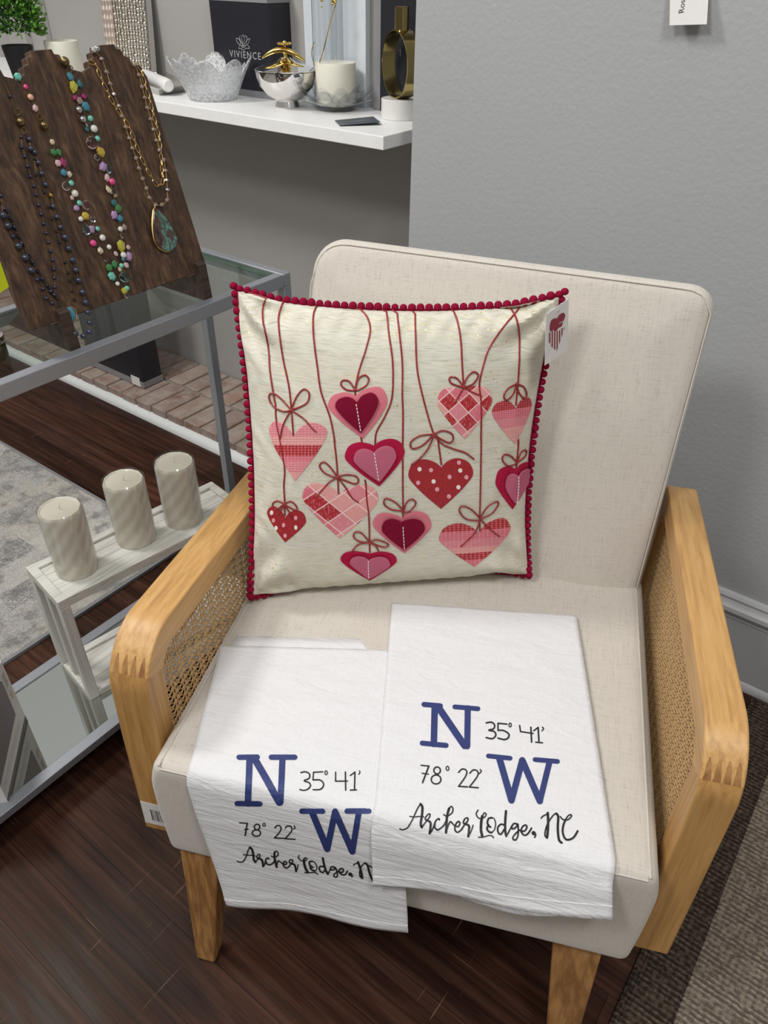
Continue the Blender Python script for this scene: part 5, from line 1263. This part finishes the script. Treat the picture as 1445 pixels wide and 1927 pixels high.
# hammered picture frame leaning at the wall
t = thing('picture_frame', 'silver hammered metal frame with dimpled border leaning on the wall', 'picture frame', (-2.2, 1.62, SZ))
yf = 1.62; q = [ony(186, 8, yf), ony(197, 138, yf), ony(285, 122, yf), ony(277, -8, yf)]
xl, xr = ony(191, 60, yf).x, ony(283, 110, yf).x
lean = lambda z: yf+ (z-SZ)*.10
def fr(x0, x1, z0, z1, th, nm, mat, o_=0, lb=None):
    G().hexa([Vector((x0, lean(z0)-o_, z0)), Vector((x1, lean(z0)-o_, z0)), Vector((x1, lean(z0)+th, z0)), Vector((x0, lean(z0)+th, z0)), Vector((x0, lean(z1)-o_, z1)), Vector((x1, lean(z1)-o_, z1)), Vector((x1, lean(z1)+th, z1)), Vector((x0, lean(z1)+th, z1))]).obj(nm, mat, t, smooth=False, bevel=.001, label=lb)
fr(xl, xl+.050, SZ, 1.25, .012, 'border', 'hammered_border', .004, 'dimpled beige border')
fr(xl+.050, xr-.004, SZ+.004, 1.25, .012, 'hammered_panel', 'hammered_silver', 0)
fr(xr-.004, xr, SZ, 1.25, .014, 'rim', 'chrome', .006); fr(xl+.05, xr-.004, SZ, SZ+.004, .014, 'rim', 'chrome', .006)
# tray and tube
tc = [at(245, 165), at(300, 182), at(356, 174), at(300, 140)]
t = thing('metal_tray', 'shallow beaded-edge metal tray beside the petal bowl', 'tray', sum(tc, Vector())/4)
cen = sum(tc, Vector())/4
g = G(); b0 = [cen+(p-cen)*.86 for p in tc]; g.v = [*b0, *[p+Vector((0, 0, .018)) for p in tc], *[cen+(p-cen)*.93+Vector((0, 0, .018)) for p in tc], *[cen+(p-cen)*.82+Vector((0, 0, .003)) for p in tc]]
for i in range(4):
    j = (i+1) % 4; g.f += [(i, j, 4+j, 4+i), (4+i, 4+j, 8+j, 8+i), (8+i, 8+j, 12+j, 12+i)]
g.f += [(3, 2, 1, 0), (12, 13, 14, 15)]; g.obj('dish', 'tray_metal', t, smooth=False)
g = G()
for i in range(4):
    a_, b_ = tc[i]+Vector((0, 0, .0185)), tc[(i+1) % 4]+Vector((0, 0, .0185)); n = int((b_-a_).length/.006)
    for k in range(n): g.ball(a_.lerp(b_, k/n), .0026, 1)
g.obj('beaded_rim', 'chrome', t)
pa, pb = onz(266, 136, SZ+.028), onz(318, 162, SZ+.024)
t = thing('lotion_tube', 'white and clear plastic tube lying on the metal tray', 'tube', (pa+pb)/2)
G().tube([pa, pa.lerp(pb, .25), pa.lerp(pb, .8)], [.010, .014, .016], 20).obj('tube_body', 'frosted_plastic', t)
G().tube([pa.lerp(pb, .80), pa.lerp(pb, .96), pb], [.0165, .0165, .012], 20).obj('cap', 'white_marble', t)
# potted boxwood
c = Vector((-2.43, 1.46, SZ)); m_ = mpp(c)
pc = at(50, 160); c = pc; m_ = mpp(c)
t = thing('potted_plant', 'small bright green artificial boxwood plant in a black pot', 'plant', c)
G().lathe([(18*m_, 0), (27*m_, 60*m_), (27*m_, 64*m_), (24*m_, 64*m_), (23*m_, 56*m_), (0, 56*m_)], c, 32).obj('pot', 'pot_black', t)
def leaves(n, R_, mat, nm, lift):
    g = G(); rnd = random.Random(5+n)
    cc_ = c+Vector((0, 0, (64+lift)*m_))
    for i in range(n):
        a = rnd.uniform(0, 2*PI); el = rnd.uniform(-.45, 1.5); rr_ = R_*rnd.uniform(.55, 1.05)
        if el > 1.2: rr_ *= .95
        dirv = Vector((math.cos(a)*math.cos(el), math.sin(a)*math.cos(el), math.sin(el)*1.05)); p = cc_+dirv*rr_
        L = 9*m_*rnd.uniform(.7, 1.2)
        out_ = (dirv+Vector((rnd.uniform(-.7, .7), rnd.uniform(-.7, .7), rnd.uniform(-.2, .9)))).normalized(); sd = out_.cross(Vector((rnd.uniform(-1, 1), rnd.uniform(-1, 1), rnd.uniform(-1, 1)))).normalized(); nn = out_.cross(sd)
        g.add([p, p+out_*L*.45+sd*L*.34+nn*L*.08, p+out_*L, p+out_*L*.45-sd*L*.34+nn*L*.08, p+out_*L*.5-nn*L*.04], [(0, 1, 4), (1, 2, 4), (2, 3, 4), (3, 0, 4)])
    g.nonormal = True; g.obj(nm, mat, t, smooth=False)
leaves(2200, 55*m_, 'leaf', 'foliage', 40); leaves(900, 46*m_, 'leaf_dark', 'inner_foliage', 36)
# ------------------------------------------------------------------ wall card
a = [Vector(ony(1262, -60, WY)), ony(1337, -60, WY), ony(1330, 46, WY-.022), ony(1260, 48, WY-.022)]
a[0].y = a[1].y = WY-.001
nW = (a[1]-a[0]).cross(a[2]-a[0]).normalized()
if nW.y > 0: nW = -nW
t = thing('wall_card', 'white paper price card fixed on the grey wall', 'card', (a[2]+a[3])/2)
g = G(); g.prism(a, nW*.0008); g.obj('card', 'card_white', t, smooth=False)
def onc(px, py, o_): return on_plane(px, py, a[3]+nW*(.0008+o_), nW)
w8 = lambda p: (1200+p[0]*.16955, p[1]*.16955)
G().add([onc(*w8(p), .0004) for p in crom([(472,140),(480,152),(650,148),(675,135),(692,60),(705,-200),(500,-200)], 1)], [tuple(range(7))]).obj('blush_sticker', 'sticker_blush', t, smooth=False)
G().add([onc(*w8(p), .0008) for p in ((565, 4), (645, 2), (643, 14), (566, 15))], [(0, 1, 2, 3)]).obj('printed_bar', 'black_print', t, smooth=False)
text_obj('printed_word', 'Rose', onc(*w8((494, 50)), .0009), onc(*w8((500, 0)), .0005)-onc(*w8((490, 98)), .0005), onc(*w8((450, 50)), .0005)-onc(*w8((520, 52)), .0005), .0115, 'black_print', t)
